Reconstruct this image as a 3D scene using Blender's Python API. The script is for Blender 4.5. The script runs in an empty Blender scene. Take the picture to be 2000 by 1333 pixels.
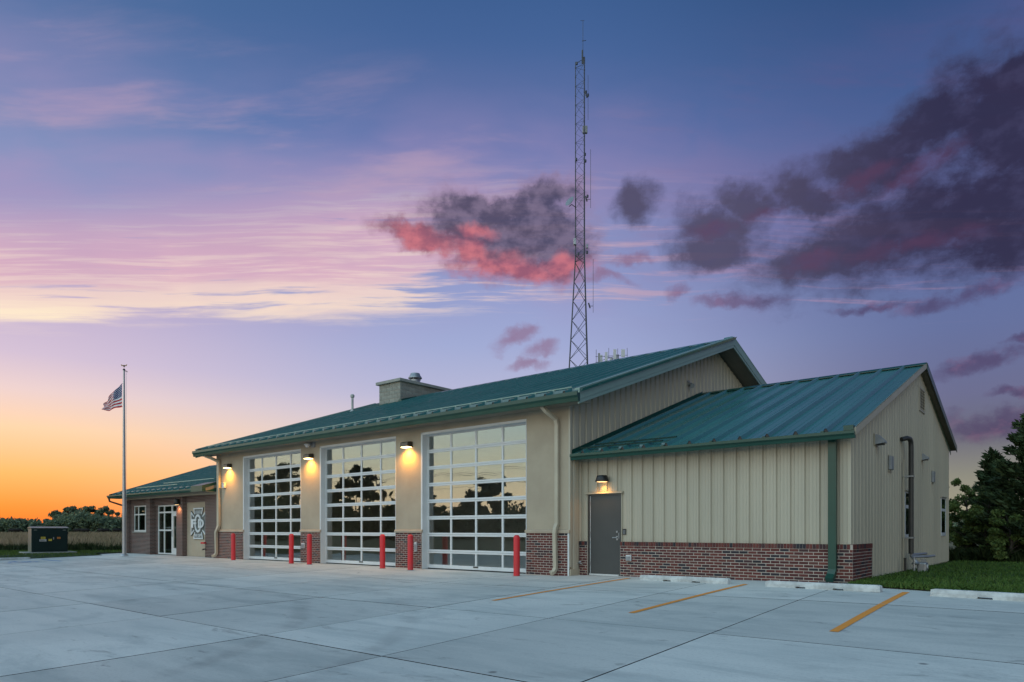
import bpy, bmesh, math, random
import numpy as np
from mathutils import Vector, Matrix, Euler

rnd = random.Random(7)
npr = np.random.default_rng(11)
C = bpy.context.scene.collection
S = bpy.context.scene
PI = math.pi

# ------------------------------------------------------------------ camera
cam_data = bpy.data.cameras.new("camera")
cam = bpy.data.objects.new("camera", cam_data)
C.objects.link(cam)
cam_data.sensor_width = 36.0
cam_data.lens = 24.08
cam_data.shift_y = 0.1848
cam_data.clip_start = 0.1
cam_data.clip_end = 5000.0
cam.location = (0.0, -15.0, 1.24)
YAW = math.atan2(0.640, 0.768)
cam.rotation_euler = (PI / 2, 0.0, YAW)
S.camera = cam

S.view_settings.view_transform = 'Standard'
S.view_settings.look = 'None'
S.view_settings.exposure = 0.0
S.view_settings.gamma = 1.0
S.view_settings.use_curve_mapping = False
S.cycles.max_bounces = 6
S.cycles.diffuse_bounces = 3
S.cycles.glossy_bounces = 3
S.cycles.transmission_bounces = 4
S.cycles.transparent_max_bounces = 8
S.cycles.sample_clamp_indirect = 4.0
S.cycles.use_denoising = True


def lin(c):
    out = []
    for v in c[:3]:
        v = v / 255.0
        out.append(v / 12.92 if v <= 0.04045 else ((v + 0.055) / 1.055) ** 2.4)
    return tuple(out)


# ------------------------------------------------------------------ node helper
class NT:
    def __init__(self, tree):
        self.t = tree
        self.nodes = tree.nodes
        self.links = tree.links

    def new(self, typ, **kw):
        n = self.nodes.new(typ)
        for k, v in kw.items():
            setattr(n, k, v)
        return n

    def put(self, sock, v):
        if v is None:
            return
        if isinstance(v, bpy.types.NodeSocket):
            self.links.new(v, sock)
        else:
            if sock.type == 'RGBA' and not isinstance(v, (int, float)) and len(v) == 3:
                v = (*v, 1.0)
            sock.default_value = v

    def math(self, op, a, b=None, c=None, clamp=False):
        n = self.new('ShaderNodeMath', operation=op, use_clamp=clamp)
        self.put(n.inputs[0], a)
        self.put(n.inputs[1], b)
        self.put(n.inputs[2], c)
        return n.outputs[0]

    def vmath(self, op, a, b=None, scale=None):
        n = self.new('ShaderNodeVectorMath', operation=op)
        self.put(n.inputs[0], a)
        self.put(n.inputs[1], b)
        if scale is not None:
            self.put(n.inputs['Scale'], scale)
        return n.outputs['Value'] if op in ('LENGTH', 'DOT_PRODUCT', 'DISTANCE') else n.outputs[0]

    def sep(self, v):
        n = self.new('ShaderNodeSeparateXYZ')
        self.put(n.inputs[0], v)
        return n.outputs

    def comb(self, x, y, z=0.0):
        n = self.new('ShaderNodeCombineXYZ')
        for i, v in enumerate((x, y, z)):
            self.put(n.inputs[i], v)
        return n.outputs[0]

    def mix(self, f, a, b, blend='MIX'):
        n = self.new('ShaderNodeMix', data_type='RGBA', blend_type=blend)
        self.put(n.inputs[0], f)
        self.put(n.inputs[6], a)
        self.put(n.inputs[7], b)
        return n.outputs[2]

    def ramp(self, f, stops, interp='LINEAR'):
        n = self.new('ShaderNodeValToRGB')
        cr = n.color_ramp
        cr.interpolation = interp
        while len(cr.elements) < len(stops):
            cr.elements.new(0.5)
        for e, (p, c) in zip(cr.elements, stops):
            e.position = p
        for e, (p, c) in zip(cr.elements, stops):
            e.color = (*c, 1.0) if not isinstance(c, (int, float)) else (c, c, c, 1.0)
        self.put(n.inputs[0], f)
        return n.outputs[0]

    def smooth(self, v, a, b, lo=0.0, hi=1.0):
        n = self.new('ShaderNodeMapRange', interpolation_type='SMOOTHSTEP')
        self.put(n.inputs[0], v)
        for i, x in enumerate((a, b, lo, hi)):
            self.put(n.inputs[i + 1], x)
        return n.outputs[0]

    def noise(self, vec, scale, detail=4.0, rough=0.5, dist=0.0, color=False):
        n = self.new('ShaderNodeTexNoise')
        self.put(n.inputs['Vector'], vec)
        self.put(n.inputs['Scale'], scale)
        self.put(n.inputs['Detail'], detail)
        self.put(n.inputs['Roughness'], rough)
        self.put(n.inputs['Distortion'], dist)
        return n.outputs['Color'] if color else n.outputs['Fac']

    def mapping(self, vec, loc=(0, 0, 0), rot=(0, 0, 0), scale=(1, 1, 1), kind='POINT'):
        n = self.new('ShaderNodeMapping', vector_type=kind)
        self.put(n.inputs[0], vec)
        n.inputs['Location'].default_value = loc
        n.inputs['Rotation'].default_value = rot
        n.inputs['Scale'].default_value = scale
        return n.outputs[0]


# ------------------------------------------------------------------ sky
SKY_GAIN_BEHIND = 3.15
world = bpy.data.worlds.new("World")
S.world = world
world.use_nodes = True


def build_sky():
    k = NT(world.node_tree)
    k.nodes.clear()
    out = k.new('ShaderNodeOutputWorld')
    bg = k.new('ShaderNodeBackground')
    tc = k.new('ShaderNodeTexCoord')
    d = k.vmath('NORMALIZE', tc.outputs['Generated'])
    c_, s_ = math.cos(YAW), math.sin(YAW)
    right = k.vmath('DOT_PRODUCT', d, (c_, s_, 0.0))
    fwd = k.vmath('DOT_PRODUCT', d, (-s_, c_, 0.0))
    az = k.math('MULTIPLY', k.math('ARCTAN2', right, fwd), 180 / PI)
    dz = k.sep(d)[2]
    el = k.math('MULTIPLY', k.math('ARCSINE', dz), 180 / PI)
    e01 = k.math('DIVIDE', el, 90.0, clamp=True)

    def eramp(stops):
        return k.ramp(e01, [(e / 90.0, lin(c)) for e, c in stops])
    L = eramp([(0, (236, 104, 38)), (1.6, (246, 136, 62)), (4.0, (252, 180, 108)), (7.0, (246, 208, 170)), (9.6, (228, 205, 206)),
               (12.0, (204, 188, 212)), (16, (188, 172, 204)), (21, (146, 150, 194)), (25, (124, 140, 186)), (29, (92, 122, 172)),
               (34, (68, 104, 154)), (45, (58, 94, 134)), (90, (78, 102, 120))])
    M = eramp([(0, (250, 196, 150)), (4.5, (240, 205, 180)), (8, (214, 200, 206)), (11, (180, 181, 212)), (15, (158, 168, 210)), (20, (142, 152, 200)),
               (25, (128, 138, 188)), (29, (98, 116, 172)), (33, (72, 102, 156)), (38, (58, 92, 144)), (48, (56, 92, 130)), (90, (78, 102, 120))])
    Rr = eramp([(0, (168, 162, 138)), (3.8, (136, 136, 126)), (6.5, (104, 104, 122)), (9.5, (104, 106, 142)), (14, (98, 110, 156)), (19, (92, 112, 162)),
                (25, (78, 98, 152)), (31, (56, 84, 136)), (38, (36, 68, 114)), (48, (44, 78, 116)), (90, (78, 102, 120))])
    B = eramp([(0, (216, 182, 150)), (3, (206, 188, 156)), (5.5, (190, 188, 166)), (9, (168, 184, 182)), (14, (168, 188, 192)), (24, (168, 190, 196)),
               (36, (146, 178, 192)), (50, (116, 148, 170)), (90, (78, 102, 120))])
    base = k.mix(k.smooth(az, -38.0, -4.0, 1.0, 0.0), M, L)
    base = k.mix(k.smooth(az, 2.0, 34.0), base, Rr)
    # the sky opposite: bright pale lobe added off frame, shaped to light the front walls (az -132), dying away to the dark bank on the right
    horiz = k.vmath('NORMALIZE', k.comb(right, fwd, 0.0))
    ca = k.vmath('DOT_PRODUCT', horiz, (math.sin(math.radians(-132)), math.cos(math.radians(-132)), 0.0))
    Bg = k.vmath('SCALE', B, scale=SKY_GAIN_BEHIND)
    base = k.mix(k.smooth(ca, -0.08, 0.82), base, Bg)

    # physical twilight sky, sun just at the horizon behind the left treeline
    sk = k.new('ShaderNodeTexSky', sky_type='NISHITA')
    sk.sun_disc = False
    sk.sun_elevation = math.radians(0.5)
    sk.sun_rotation = math.radians(-80.0)
    base = k.mix(1.0, base, k.vmath('SCALE', sk.outputs[0], scale=0.02), blend='ADD')

    P = k.comb(az, el, 0.0)
    # ---- high thin streaks
    azc = k.math('MINIMUM', k.math('ABSOLUTE', az), 60.0)
    el2 = k.math('MULTIPLY', el, k.math('ADD', 1.0, k.math('MULTIPLY', k.math('MULTIPLY', azc, azc), 0.00018)))
    P2 = k.comb(az, el2, 0.0)
    pw = k.vmath('ADD', P2, k.vmath('SCALE', k.vmath('SUBTRACT', k.noise(P, 0.07, 2.0, 0.5, color=True), (0.5, 0.5, 0.5)), scale=1.6))
    st = k.noise(k.mapping(pw, rot=(0, 0, math.radians(-4.0)), scale=(0.050, 0.60, 1.0)), 1.0, 6.0, 0.60, 0.0)
    st2 = k.noise(k.mapping(pw, loc=(7, 3, 0), rot=(0, 0, math.radians(-1.2)), scale=(0.085, 1.9, 1.0)), 1.0, 5.0, 0.62, 0.0)
    stm = k.math('ADD', k.math('MULTIPLY', st, 0.46), k.math('MULTIPLY', st2, 0.54))
    lowc = k.math('ADD', k.math('ADD', 17.0, k.math('MULTIPLY', k.smooth(az, -30, 6), 0.5)), k.math('MULTIPLY', k.math('SUBTRACT', 0.5, st), 5.0))
    hic = k.math('ADD', 25.8, k.math('MULTIPLY', k.smooth(az, -38, -4), 1.8))
    band = k.math('MULTIPLY', k.smooth(el2, k.math('SUBTRACT', lowc, 0.5), k.math('ADD', lowc, 1.5)),
                  k.smooth(el2, k.math('SUBTRACT', hic, 4.5), k.math('ADD', hic, 1.6), 1.0, 0.0))
    fall = k.ramp(k.math('DIVIDE', k.math('ADD', az, 60.0), 120.0, clamp=True),
                  [(0.0, 0.8), (0.19, 1.0), (0.36, 0.95), (0.47, 0.62), (0.55, 0.5), (0.66, 0.42), (0.85, 0.3), (1.0, 0.3)])
    warm = k.smooth(k.math('SUBTRACT', el2, lowc), 0.6, 4.4)
    thr = k.math('SUBTRACT', k.math('SUBTRACT', 0.655, k.math('MULTIPLY', warm, 0.05)), k.math('MULTIPLY', fall, 0.31))
    ca = k.smooth(stm, thr, k.math('ADD', thr, 0.125))
    ca = k.math('MULTIPLY', k.math('MULTIPLY', ca, band), k.math('ADD', 0.32, k.math('MULTIPLY', fall, 0.62)))
    ccol = k.mix(warm, lin((255, 230, 206)), lin((228, 182, 196)))
    ccol = k.mix(k.math('MULTIPLY', k.smooth(st2, 0.46, 0.64), 0.75), ccol, lin((250, 220, 206)))
    ccol = k.mix(k.smooth(az, -8.0, 20.0), ccol, lin((186, 150, 178)))
    base = k.mix(ca, base, ccol)
    # glow along the lower edge of the streaks at the sunset side
    gl = k.math('MULTIPLY', k.math('MULTIPLY', k.smooth(el2, 16.8, 17.5), k.smooth(el2, 17.8, 19.6, 1.0, 0.0)), k.smooth(az, -12.0, -30.0))
    base = k.mix(k.math('MULTIPLY', gl, k.smooth(stm, 0.46, 0.60)), base, lin((255, 234, 206)))
    # ---- broad mauve veil above the streaks
    vl = k.noise(k.mapping(pw, loc=(3, 1, 0), rot=(0, 0, math.radians(10)), scale=(0.035, 0.13, 1.0)), 1.0, 4.0, 0.55, 0.0)
    va = k.math('MULTIPLY', k.smooth(vl, 0.34, 0.66), k.math('MULTIPLY', k.smooth(el, 14.0, 20.0), k.smooth(el, 25.0, 36.0, 1.0, 0.0)))
    base = k.mix(k.math('MULTIPLY', va, 0.46), base, k.mix(k.smooth(az, -5, 30), lin((176, 150, 190)), lin((104, 96, 146))))
    # ---- faint slanting wisps higher up
    ws = k.noise(k.mapping(pw, rot=(0, 0, math.radians(24)), scale=(0.055, 0.34, 1.0)), 1.0, 5.0, 0.6, 0.0)
    wa = k.math('MULTIPLY', k.smooth(ws, 0.48, 0.76), k.math('MULTIPLY', k.smooth(el, 17.0, 24.0), k.smooth(el, 27.0, 36.0, 1.0, 0.0)))
    base = k.mix(k.math('MULTIPLY', wa, 0.50), base, k.mix(k.smooth(az, -10, 25), lin((196, 164, 186)), lin((104, 88, 134))))

    # ---- cumulus: blobs placed by direction, edges broken up by noise
    def deg(px, py):
        a = math.atan((px - 1000) / 1338.0)
        return math.degrees(a), math.degrees(math.atan((1036 - py) / 1338.0 * math.cos(a)))
    w1 = k.vmath('SUBTRACT', k.noise(P, 0.22, 2.0, 0.5, color=True), (0.5, 0.5, 0.5))
    w2 = k.vmath('SUBTRACT', k.noise(P, 0.75, 4.0, 0.6, color=True), (0.5, 0.5, 0.5))

    def field(offset):
        q = k.vmath('ADD', P, (0.0, offset, 0.0)) if offset else P
        qw = k.vmath('ADD', q, k.vmath('SCALE', w1, scale=2.4))
        qw = k.vmath('ADD', qw, k.vmath('SCALE', w2, scale=1.3))
        return q, qw

    def blobs(qw, lst):
        cur = None
        for (px, py, rx, ry, rot) in lst:
            a, e = deg(px, py)
            sc = math.cos(math.radians(a))
            ra = math.degrees(rx / 1338.0) * sc * sc
            re = math.degrees(ry / 1338.0) * sc
            m = k.mapping(qw, loc=(a, e, 0), rot=(0, 0, math.radians(rot)), scale=(ra, re, 1.0), kind='TEXTURE')
            v = k.math('SUBTRACT', 1.0, k.vmath('LENGTH', m))
            cur = v if cur is None else k.math('MAXIMUM', cur, v)
        return cur
    red = [(845, 462, 105, 26, -6), (950, 462, 150, 52, -12), (1035, 452, 110, 70, 0), (1000, 512, 130, 38, -6),
           (1085, 490, 80, 56, -6), (1075, 395, 70, 34, 14), (965, 424, 90, 38, -16)]
    redlit = [(830, 466, 90, 26, -8), (925, 498, 60, 26, -24), (1000, 530, 140, 26, -4), (1105, 515, 70, 20, -6), (930, 455, 34, 16, -10)]
    dark = [(1800, 262, 185, 54, 20), (1950, 235, 140, 120, 20), (1710, 325, 130, 50, 4), (1960, 390, 220, 110, 18), (1800, 440, 330, 88, 8), (1985, 470, 130, 60, 0),
            (1650, 500, 180, 50, 4), (1580, 390, 95, 44, -12), (1395, 438, 86, 42, -14), (1470, 398, 84, 34, -8),
            (1400, 490, 84, 32, 0), (1244, 392, 38, 34, 0), (1960, 168, 110, 48, 10)]
    darklit = [(1790, 478, 190, 26, 4), (1690, 345, 80, 20, 8), (1590, 515, 70, 24, 4), (1800, 330, 120, 18, 18), (1500, 420, 60, 20, 0), (1390, 450, 60, 20, 0)]
    low = [(1880, 582, 170, 21, 9), (1690, 608, 80, 12, 0), (1930, 704, 105, 22, 16), (1990, 660, 60, 10, 10), (1940, 826, 140, 34, 2),
           (1435, 592, 100, 16, -4), (1325, 568, 36, 13, 8), (1010, 660, 50, 16, 10), (1058, 684, 38, 14, 14), (1034, 708, 48, 10, 0),
           (1180, 540, 60, 10, -4), (1240, 505, 50, 14, 0), (1990, 770, 90, 10, 0)]
    det = k.noise(k.vmath('ADD', k.mapping(P, scale=(1.0, 1.6, 1.0)), k.vmath('SCALE', w2, scale=1.2)), 0.30, 9.0, 0.62, 0.0)
    lump = k.noise(k.mapping(P, loc=(4, 8, 0), scale=(1.0, 1.5, 1.0)), 0.55, 5.0, 0.55, 0.0)

    def dens(lst, off, amp):
        q, qw = field(off)
        dt = det if not off else k.noise(k.mapping(q, scale=(1.0, 1.7, 1.0)), 0.34, 8.0, 0.58, 0.0)
        return k.math('ADD', blobs(qw, lst), k.math('MULTIPLY', k.math('SUBTRACT', dt, 0.5), amp))
    # low pinkish wisps
    dl = dens(low, 0.0, 1.9)
    al = k.math('MULTIPLY', k.smooth(dl, -0.25, 0.85), 0.72)
    cl = k.mix(k.smooth(az, 5, 26), lin((142, 110, 140)), lin((78, 62, 98)))
    cl = k.mix(k.math('MULTIPLY', k.smooth(lump, 0.48, 0.66), 0.45), cl, lin((138, 92, 122)))
    base = k.mix(al, base, cl)
    # big dark bank on the right
    q0, qw0 = field(0.0)
    dd = k.math('ADD', dens(dark, 0.0, 1.6), 0.10)
    ad = k.math('MULTIPLY', k.smooth(dd, -0.42, 0.62), 0.93)
    under = k.smooth(k.math('ADD', blobs(qw0, darklit), k.math('MULTIPLY', k.math('SUBTRACT', det, 0.5), 1.2)), -0.1, 0.9)
    cd = k.mix(k.smooth(az, 16, 34), lin((80, 76, 102)), lin((48, 44, 70)))
    cd = k.mix(k.math('MULTIPLY', k.smooth(dd, 0.55, -0.1), 0.6), cd, lin((78, 82, 120)))
    cd = k.mix(k.math('MULTIPLY', under, 0.50), cd, lin((96, 60, 88)))
    cd = k.mix(k.math('MULTIPLY', k.smooth(lump, 0.46, 0.70), 0.38), cd, lin((74, 72, 106)))
    base = k.mix(ad, base, cd)
    # red-lit cloud in the middle
    dr = k.math('ADD', dens(red, 0.0, 1.35), 0.08)
    ar = k.math('MULTIPLY', k.smooth(dr, -0.34, 0.50), 0.92)
    lit = k.smooth(k.math('ADD', blobs(qw0, redlit), k.math('MULTIPLY', k.math('SUBTRACT', det, 0.5), 1.3)), -0.45, 0.75)
    cr = k.mix(k.smooth(lump, 0.36, 0.66), lin((72, 68, 94)), lin((116, 104, 130)))
    cr = k.mix(k.smooth(dr, 0.45, -0.05), cr, lin((150, 124, 152)))
    cr = k.mix(k.math('MULTIPLY', lit, 0.86), cr, k.mix(k.smooth(lump, 0.34, 0.64), lin((160, 88, 108)), lin((212, 114, 122))))
    base = k.mix(ar, base, cr)

    ground = k.smooth(dz, -0.03, -0.005, 1.0, 0.0)
    base = k.mix(ground, base, (0.03, 0.035, 0.02))
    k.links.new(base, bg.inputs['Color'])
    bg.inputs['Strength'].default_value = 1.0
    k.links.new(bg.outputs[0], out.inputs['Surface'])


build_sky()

# weak low sun: the last light from the sunset behind the left treeline
sun_data = bpy.data.lights.new("sun", 'SUN')
sun_data.energy = 0.08
sun_data.angle = math.radians(12)
sun_data.color = (1.0, 0.55, 0.28)
sun = bpy.data.objects.new("sun", sun_data)
C.objects.link(sun)
_sd = Vector((-0.95, 0.30, 0.045)).normalized()
sun.rotation_euler = _sd.to_track_quat('Z', 'Y').to_euler()


# ------------------------------------------------------------------ materials
def newmat(name):
    m = bpy.data.materials.new(name)
    m.use_nodes = True
    k = NT(m.node_tree)
    b = m.node_tree.nodes['Principled BSDF']
    return m, k, b


def pmat(name, c1, c2=None, scale=3.0, rough=0.6, metal=0.0, bump=0.0, bscale=None, spec=0.5, coat=0.0, stretch=(1, 1, 1), objvar=0.0, rvar=0.1):
    m, k, b = newmat(name)
    tc = k.new('ShaderNodeTexCoord')
    v = k.mapping(tc.outputs['Object'], scale=stretch)
    c2 = c2 or tuple(x * 0.8 for x in c1)
    n = k.noise(v, scale, 6.0, 0.6)
    col = k.mix(k.smooth(n, 0.32, 0.68), c1, c2)
    if objvar:
        oi = k.new('ShaderNodeObjectInfo')
        g = k.math('ADD', 1.0 - objvar, k.math('MULTIPLY', oi.outputs['Random'], 2 * objvar))
        col = k.vmath('SCALE', col, scale=g)
    k.links.new(col, b.inputs['Base Color'])
    k.put(b.inputs['Roughness'], k.math('ADD', rough - rvar / 2, k.math('MULTIPLY', n, rvar)))
    b.inputs['Metallic'].default_value = metal
    b.inputs['Specular IOR Level'].default_value = spec
    b.inputs['Coat Weight'].default_value = coat
    if bump:
        bn = k.new('ShaderNodeBump')
        bn.inputs['Strength'].default_value = bump
        bn.inputs['Distance'].default_value = 0.01
        k.links.new(k.noise(v, bscale or scale * 6, 5.0, 0.6), bn.inputs['Height'])
        k.links.new(bn.outputs[0], b.inputs['Normal'])
    return m


def emit(name, col, strength):
    m, k, b = newmat(name)
    b.inputs['Base Color'].default_value = (*col, 1)
    b.inputs['Emission Color'].default_value = (*col, 1)
    b.inputs['Emission Strength'].default_value = strength
    return m


def glassmat(name, refl, tint):
    m, k, b = newmat(name)
    m.node_tree.nodes.remove(b)
    out = m.node_tree.nodes['Material Output']
    gl = k.new('ShaderNodeBsdfGlossy')
    gl.inputs['Color'].default_value = (0.96, 0.98, 0.96, 1)
    gl.inputs['Roughness'].default_value = 0.004
    tc = k.new('ShaderNodeTexCoord')
    bn = k.new('ShaderNodeBump')
    bn.inputs['Strength'].default_value = 0.16
    bn.inputs['Distance'].default_value = 0.02
    oi = k.new('ShaderNodeObjectInfo')
    v = k.vmath('ADD', tc.outputs['Object'], k.vmath('SCALE', oi.outputs['Location'], scale=1.37))
    k.links.new(k.noise(v, 1.1, 1.5, 0.4), bn.inputs['Height'])
    k.links.new(bn.outputs[0], gl.inputs['Normal'])
    tr = k.new('ShaderNodeBsdfTransparent')
    tr.inputs['Color'].default_value = (*tint, 1)
    lw = k.new('ShaderNodeLayerWeight')
    lw.inputs['Blend'].default_value = 0.5
    fac = k.math('ADD', refl, k.math('MULTIPLY', k.math('POWER', lw.outputs['Facing'], 5.0), 1.0 - refl), clamp=True)
    mx = k.new('ShaderNodeMixShader')
    k.links.new(fac, mx.inputs[0])
    k.links.new(tr.outputs[0], mx.inputs[1])
    k.links.new(gl.outputs[0], mx.inputs[2])
    k.links.new(mx.outputs[0], out.inputs['Surface'])
    return m


M = {}
M['stucco'] = pmat('stucco', (0.43, 0.365, 0.275), (0.37, 0.31, 0.235), 0.9, 0.9, bump=0.25, bscale=60, spec=0.2)
M['stucco_cap'] = pmat('stucco_cap', (0.44, 0.37, 0.28), (0.38, 0.31, 0.24), 2.0, 0.85, bump=0.2, bscale=70, spec=0.2)
M['siding'] = pmat('siding', (0.45, 0.41, 0.32), (0.41, 0.375, 0.295), 1.1, 0.42, spec=0.5, stretch=(1, 1, 0.3), objvar=0.05, bump=0.25, bscale=2.2)
M['tan_trim'] = pmat('tan_trim', (0.47, 0.42, 0.32), (0.42, 0.37, 0.28), 2.0, 0.45)
M['soffit'] = pmat('soffit', (0.22, 0.20, 0.16), (0.19, 0.175, 0.14), 2.0, 0.6)  # tan darkened: the shadow under the eaves is put into this colour
M['roof_green'] = pmat('roof_green', (0.034, 0.142, 0.126), (0.044, 0.162, 0.146), 0.6, 0.27, spec=1.0, objvar=0.07, rvar=0.14, bump=0.05, bscale=1.5)
M['gutter_green'] = pmat('gutter_green', (0.005, 0.050, 0.036), (0.007, 0.060, 0.043), 2.0, 0.33, spec=0.5)
M['fascia_grey'] = pmat('fascia_grey', (0.20, 0.31, 0.27), (0.235, 0.34, 0.30), 0.9, 0.38)
M['white_metal'] = pmat('white_metal', (0.66, 0.68, 0.69), (0.60, 0.62, 0.63), 2.0, 0.42)
M['alum'] = pmat('alum', (0.62, 0.63, 0.62), (0.56, 0.57, 0.57), 2.0, 0.35)
M['rubber'] = pmat('rubber', (0.02, 0.02, 0.02), None, 5, 0.8)
M['dark_metal'] = pmat('dark_metal', (0.045, 0.042, 0.04), (0.06, 0.055, 0.05), 6, 0.4, metal=0.4)
M['bronze'] = pmat('bronze', (0.10, 0.085, 0.068), (0.07, 0.06, 0.05), 8, 0.3, metal=0.7)
M['galv'] = pmat('galv', (0.36, 0.37, 0.38), (0.28, 0.29, 0.31), 4, 0.42, metal=0.6)
M['rail_green'] = pmat('rail_green', (0.004, 0.030, 0.024), (0.005, 0.036, 0.03), 3, 0.5, spec=0.2)
M['guard_metal'] = pmat('guard_metal', (0.10, 0.17, 0.18), (0.07, 0.13, 0.14), 8, 0.35, metal=0.3)
M['tower_steel'] = pmat('tower_steel', (0.085, 0.092, 0.105), (0.06, 0.066, 0.078), 2, 0.5, metal=0.4)
M['door_grey'] = pmat('door_grey', (0.065, 0.067, 0.066), (0.058, 0.06, 0.06), 1.2, 0.45, spec=0.4)
M['red_paint'] = pmat('red_paint', (0.66, 0.020, 0.030), (0.54, 0.018, 0.026), 5.0, 0.45, spec=0.5)
M['mortar'] = pmat('mortar', (0.50, 0.43, 0.37), (0.43, 0.37, 0.32), 8, 0.95, bump=0.3, bscale=60, spec=0.1)
def scuffed(name, base, fade, chip):
    m, k, b = newmat(name)
    tc = k.new('ShaderNodeTexCoord')
    oi = k.new('ShaderNodeObjectInfo')
    v = k.vmath('ADD', tc.outputs['Object'], k.vmath('SCALE', oi.outputs['Location'], scale=3.1))
    col = k.mix(k.smooth(k.noise(v, 2.2, 5.0, 0.6), 0.35, 0.7), base, fade)
    col = k.mix(k.math('MULTIPLY', k.smooth(k.noise(k.mapping(v, scale=(1, 1, 0.25)), 14.0, 5.0, 0.7), 0.60, 0.72), 0.55), col, (base[0] * 0.45, base[1] * 0.8, base[2] * 0.8))
    col = k.mix(k.smooth(k.noise(v, 21.0, 3.0, 0.6), 0.70, 0.74), col, chip)
    k.links.new(col, b.inputs['Base Color'])
    b.inputs['Roughness'].default_value = 0.5
    return m


M['red_sleeve'] = scuffed('red_sleeve', (0.66, 0.020, 0.030), (0.56, 0.035, 0.042), (0.30, 0.16, 0.15))
BR = []
for i, (a, b_) in enumerate([((0.140, 0.046, 0.040), (0.11, 0.038, 0.035)), ((0.165, 0.055, 0.046), (0.13, 0.046, 0.040)), ((0.115, 0.042, 0.040), (0.09, 0.036, 0.036)),
                             ((0.080, 0.042, 0.043), (0.058, 0.035, 0.038)), ((0.046, 0.040, 0.047), (0.035, 0.034, 0.040)), ((0.155, 0.070, 0.060), (0.125, 0.053, 0.047))]):
    BR.append(pmat('brick_%s' % 'red russet maroon brown charcoal rust'.split()[i], a, b_, 14, 0.85, bump=0.4, bscale=90, spec=0.15, objvar=0.14))
M['block'] = pmat('block', (0.33, 0.33, 0.29), (0.25, 0.255, 0.23), 7, 0.95, bump=0.7, bscale=26, spec=0.1, objvar=0.10)
M['cast_concrete'] = pmat('cast_concrete', (0.36, 0.36, 0.33), (0.30, 0.30, 0.28), 2, 0.9, bump=0.2, bscale=40, spec=0.2)
M['stop_concrete'] = pmat('stop_concrete', (0.60, 0.62, 0.61), (0.40, 0.41, 0.405), 5.5, 0.9, bump=0.3, bscale=45, spec=0.2)
M['glass_door'] = glassmat('glass_door', 0.13, (0.96, 0.98, 0.97))
M['glass_win'] = glassmat('glass_win', 0.12, (0.80, 0.90, 0.86))
M['interior'] = pmat('interior', (0.50, 0.52, 0.51), (0.44, 0.46, 0.45), 0.5, 0.8)
M['interior_floor'] = pmat('interior_floor', (0.46, 0.46, 0.45), (0.40, 0.40, 0.39), 0.5, 0.35)
M['lens'] = emit('lens', (1.0, 0.66, 0.25), 9.0)
M['lens_dim'] = emit('lens_dim', (1.0, 0.60, 0.25), 2.2)
M['black'] = pmat('black', (0.012, 0.012, 0.013), None, 6, 0.45)
M['plastic_white'] = pmat('plastic_white', (0.62, 0.63, 0.64), (0.54, 0.55, 0.56), 5, 0.5)
M['plastic_grey'] = pmat('plastic_grey', (0.30, 0.31, 0.32), (0.25, 0.26, 0.27), 5, 0.5)
M['pvc'] = pmat('pvc', (0.48, 0.49, 0.47), (0.40, 0.41, 0.40), 3, 0.5)
M['conduit_brown'] = pmat('conduit_brown', (0.050, 0.048, 0.046), (0.038, 0.037, 0.036), 5, 0.45)
M['transformer_green'] = pmat('transformer_green', (0.005, 0.018, 0.016), (0.007, 0.023, 0.020), 2, 0.55, spec=0.25)
M['transformer_lid'] = pmat('transformer_lid', (0.16, 0.19, 0.16), (0.12, 0.14, 0.12), 2, 0.4)
M['yellow_label'] = pmat('yellow_label', (0.65, 0.50, 0.05), (0.5, 0.38, 0.04), 30, 0.6)
M['orange_label'] = pmat('orange_label', (0.65, 0.22, 0.03), (0.5, 0.16, 0.03), 30, 0.6)
M['white_label'] = pmat('white_label', (0.6, 0.6, 0.58), (0.4, 0.4, 0.4), 40, 0.6)
M['pole_alum'] = pmat('pole_alum', (0.46, 0.46, 0.47), (0.40, 0.40, 0.41), 3, 0.35, metal=0.55)
M['flag_red'] = pmat('flag_red', (0.58, 0.02, 0.035), (0.50, 0.018, 0.03), 6, 0.8)
M['flag_white'] = pmat('flag_white', (0.86, 0.84, 0.83), (0.80, 0.78, 0.77), 6, 0.8)
M['flag_blue'] = pmat('flag_blue', (0.035, 0.05, 0.17), (0.03, 0.042, 0.15), 6, 0.8)
M['gold'] = pmat('gold', (0.22, 0.15, 0.07), None, 6, 0.4, metal=0.8)
M['sign_dark'] = pmat('sign_dark', (0.10, 0.115, 0.11), (0.08, 0.095, 0.09), 3, 0.4)
M['sign_white'] = pmat('sign_white', (0.62, 0.66, 0.68), (0.56, 0.60, 0.62), 3, 0.4)
M['bark'] = pmat('bark', (0.035, 0.028, 0.021), (0.06, 0.048, 0.036), 9, 0.95, bump=0.8, bscale=14)
M['cow'] = pmat('cow', (0.012, 0.010, 0.009), None, 3, 0.9)
M['house_wall'] = pmat('house_wall', (0.30, 0.31, 0.33), (0.26, 0.27, 0.29), 2, 0.8)
M['house_roof'] = pmat('house_roof', (0.05, 0.05, 0.055), (0.07, 0.07, 0.075), 3, 0.9)
M['wood_pole'] = pmat('wood_pole', (0.08, 0.06, 0.045), (0.05, 0.04, 0.03), 5, 0.9)
M['field_dirt'] = pmat('field_dirt', (0.15, 0.125, 0.065), (0.085, 0.085, 0.04), 0.08, 1.0, bump=0.4, bscale=3)
M['lawn_soil'] = pmat('lawn_soil', (0.020, 0.042, 0.010), (0.014, 0.032, 0.008), 0.9, 1.0, bump=0.6, bscale=30)
M['joint_fill'] = pmat('joint_fill', (0.012, 0.012, 0.012), (0.008, 0.008, 0.008), 3, 0.95)


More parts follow.
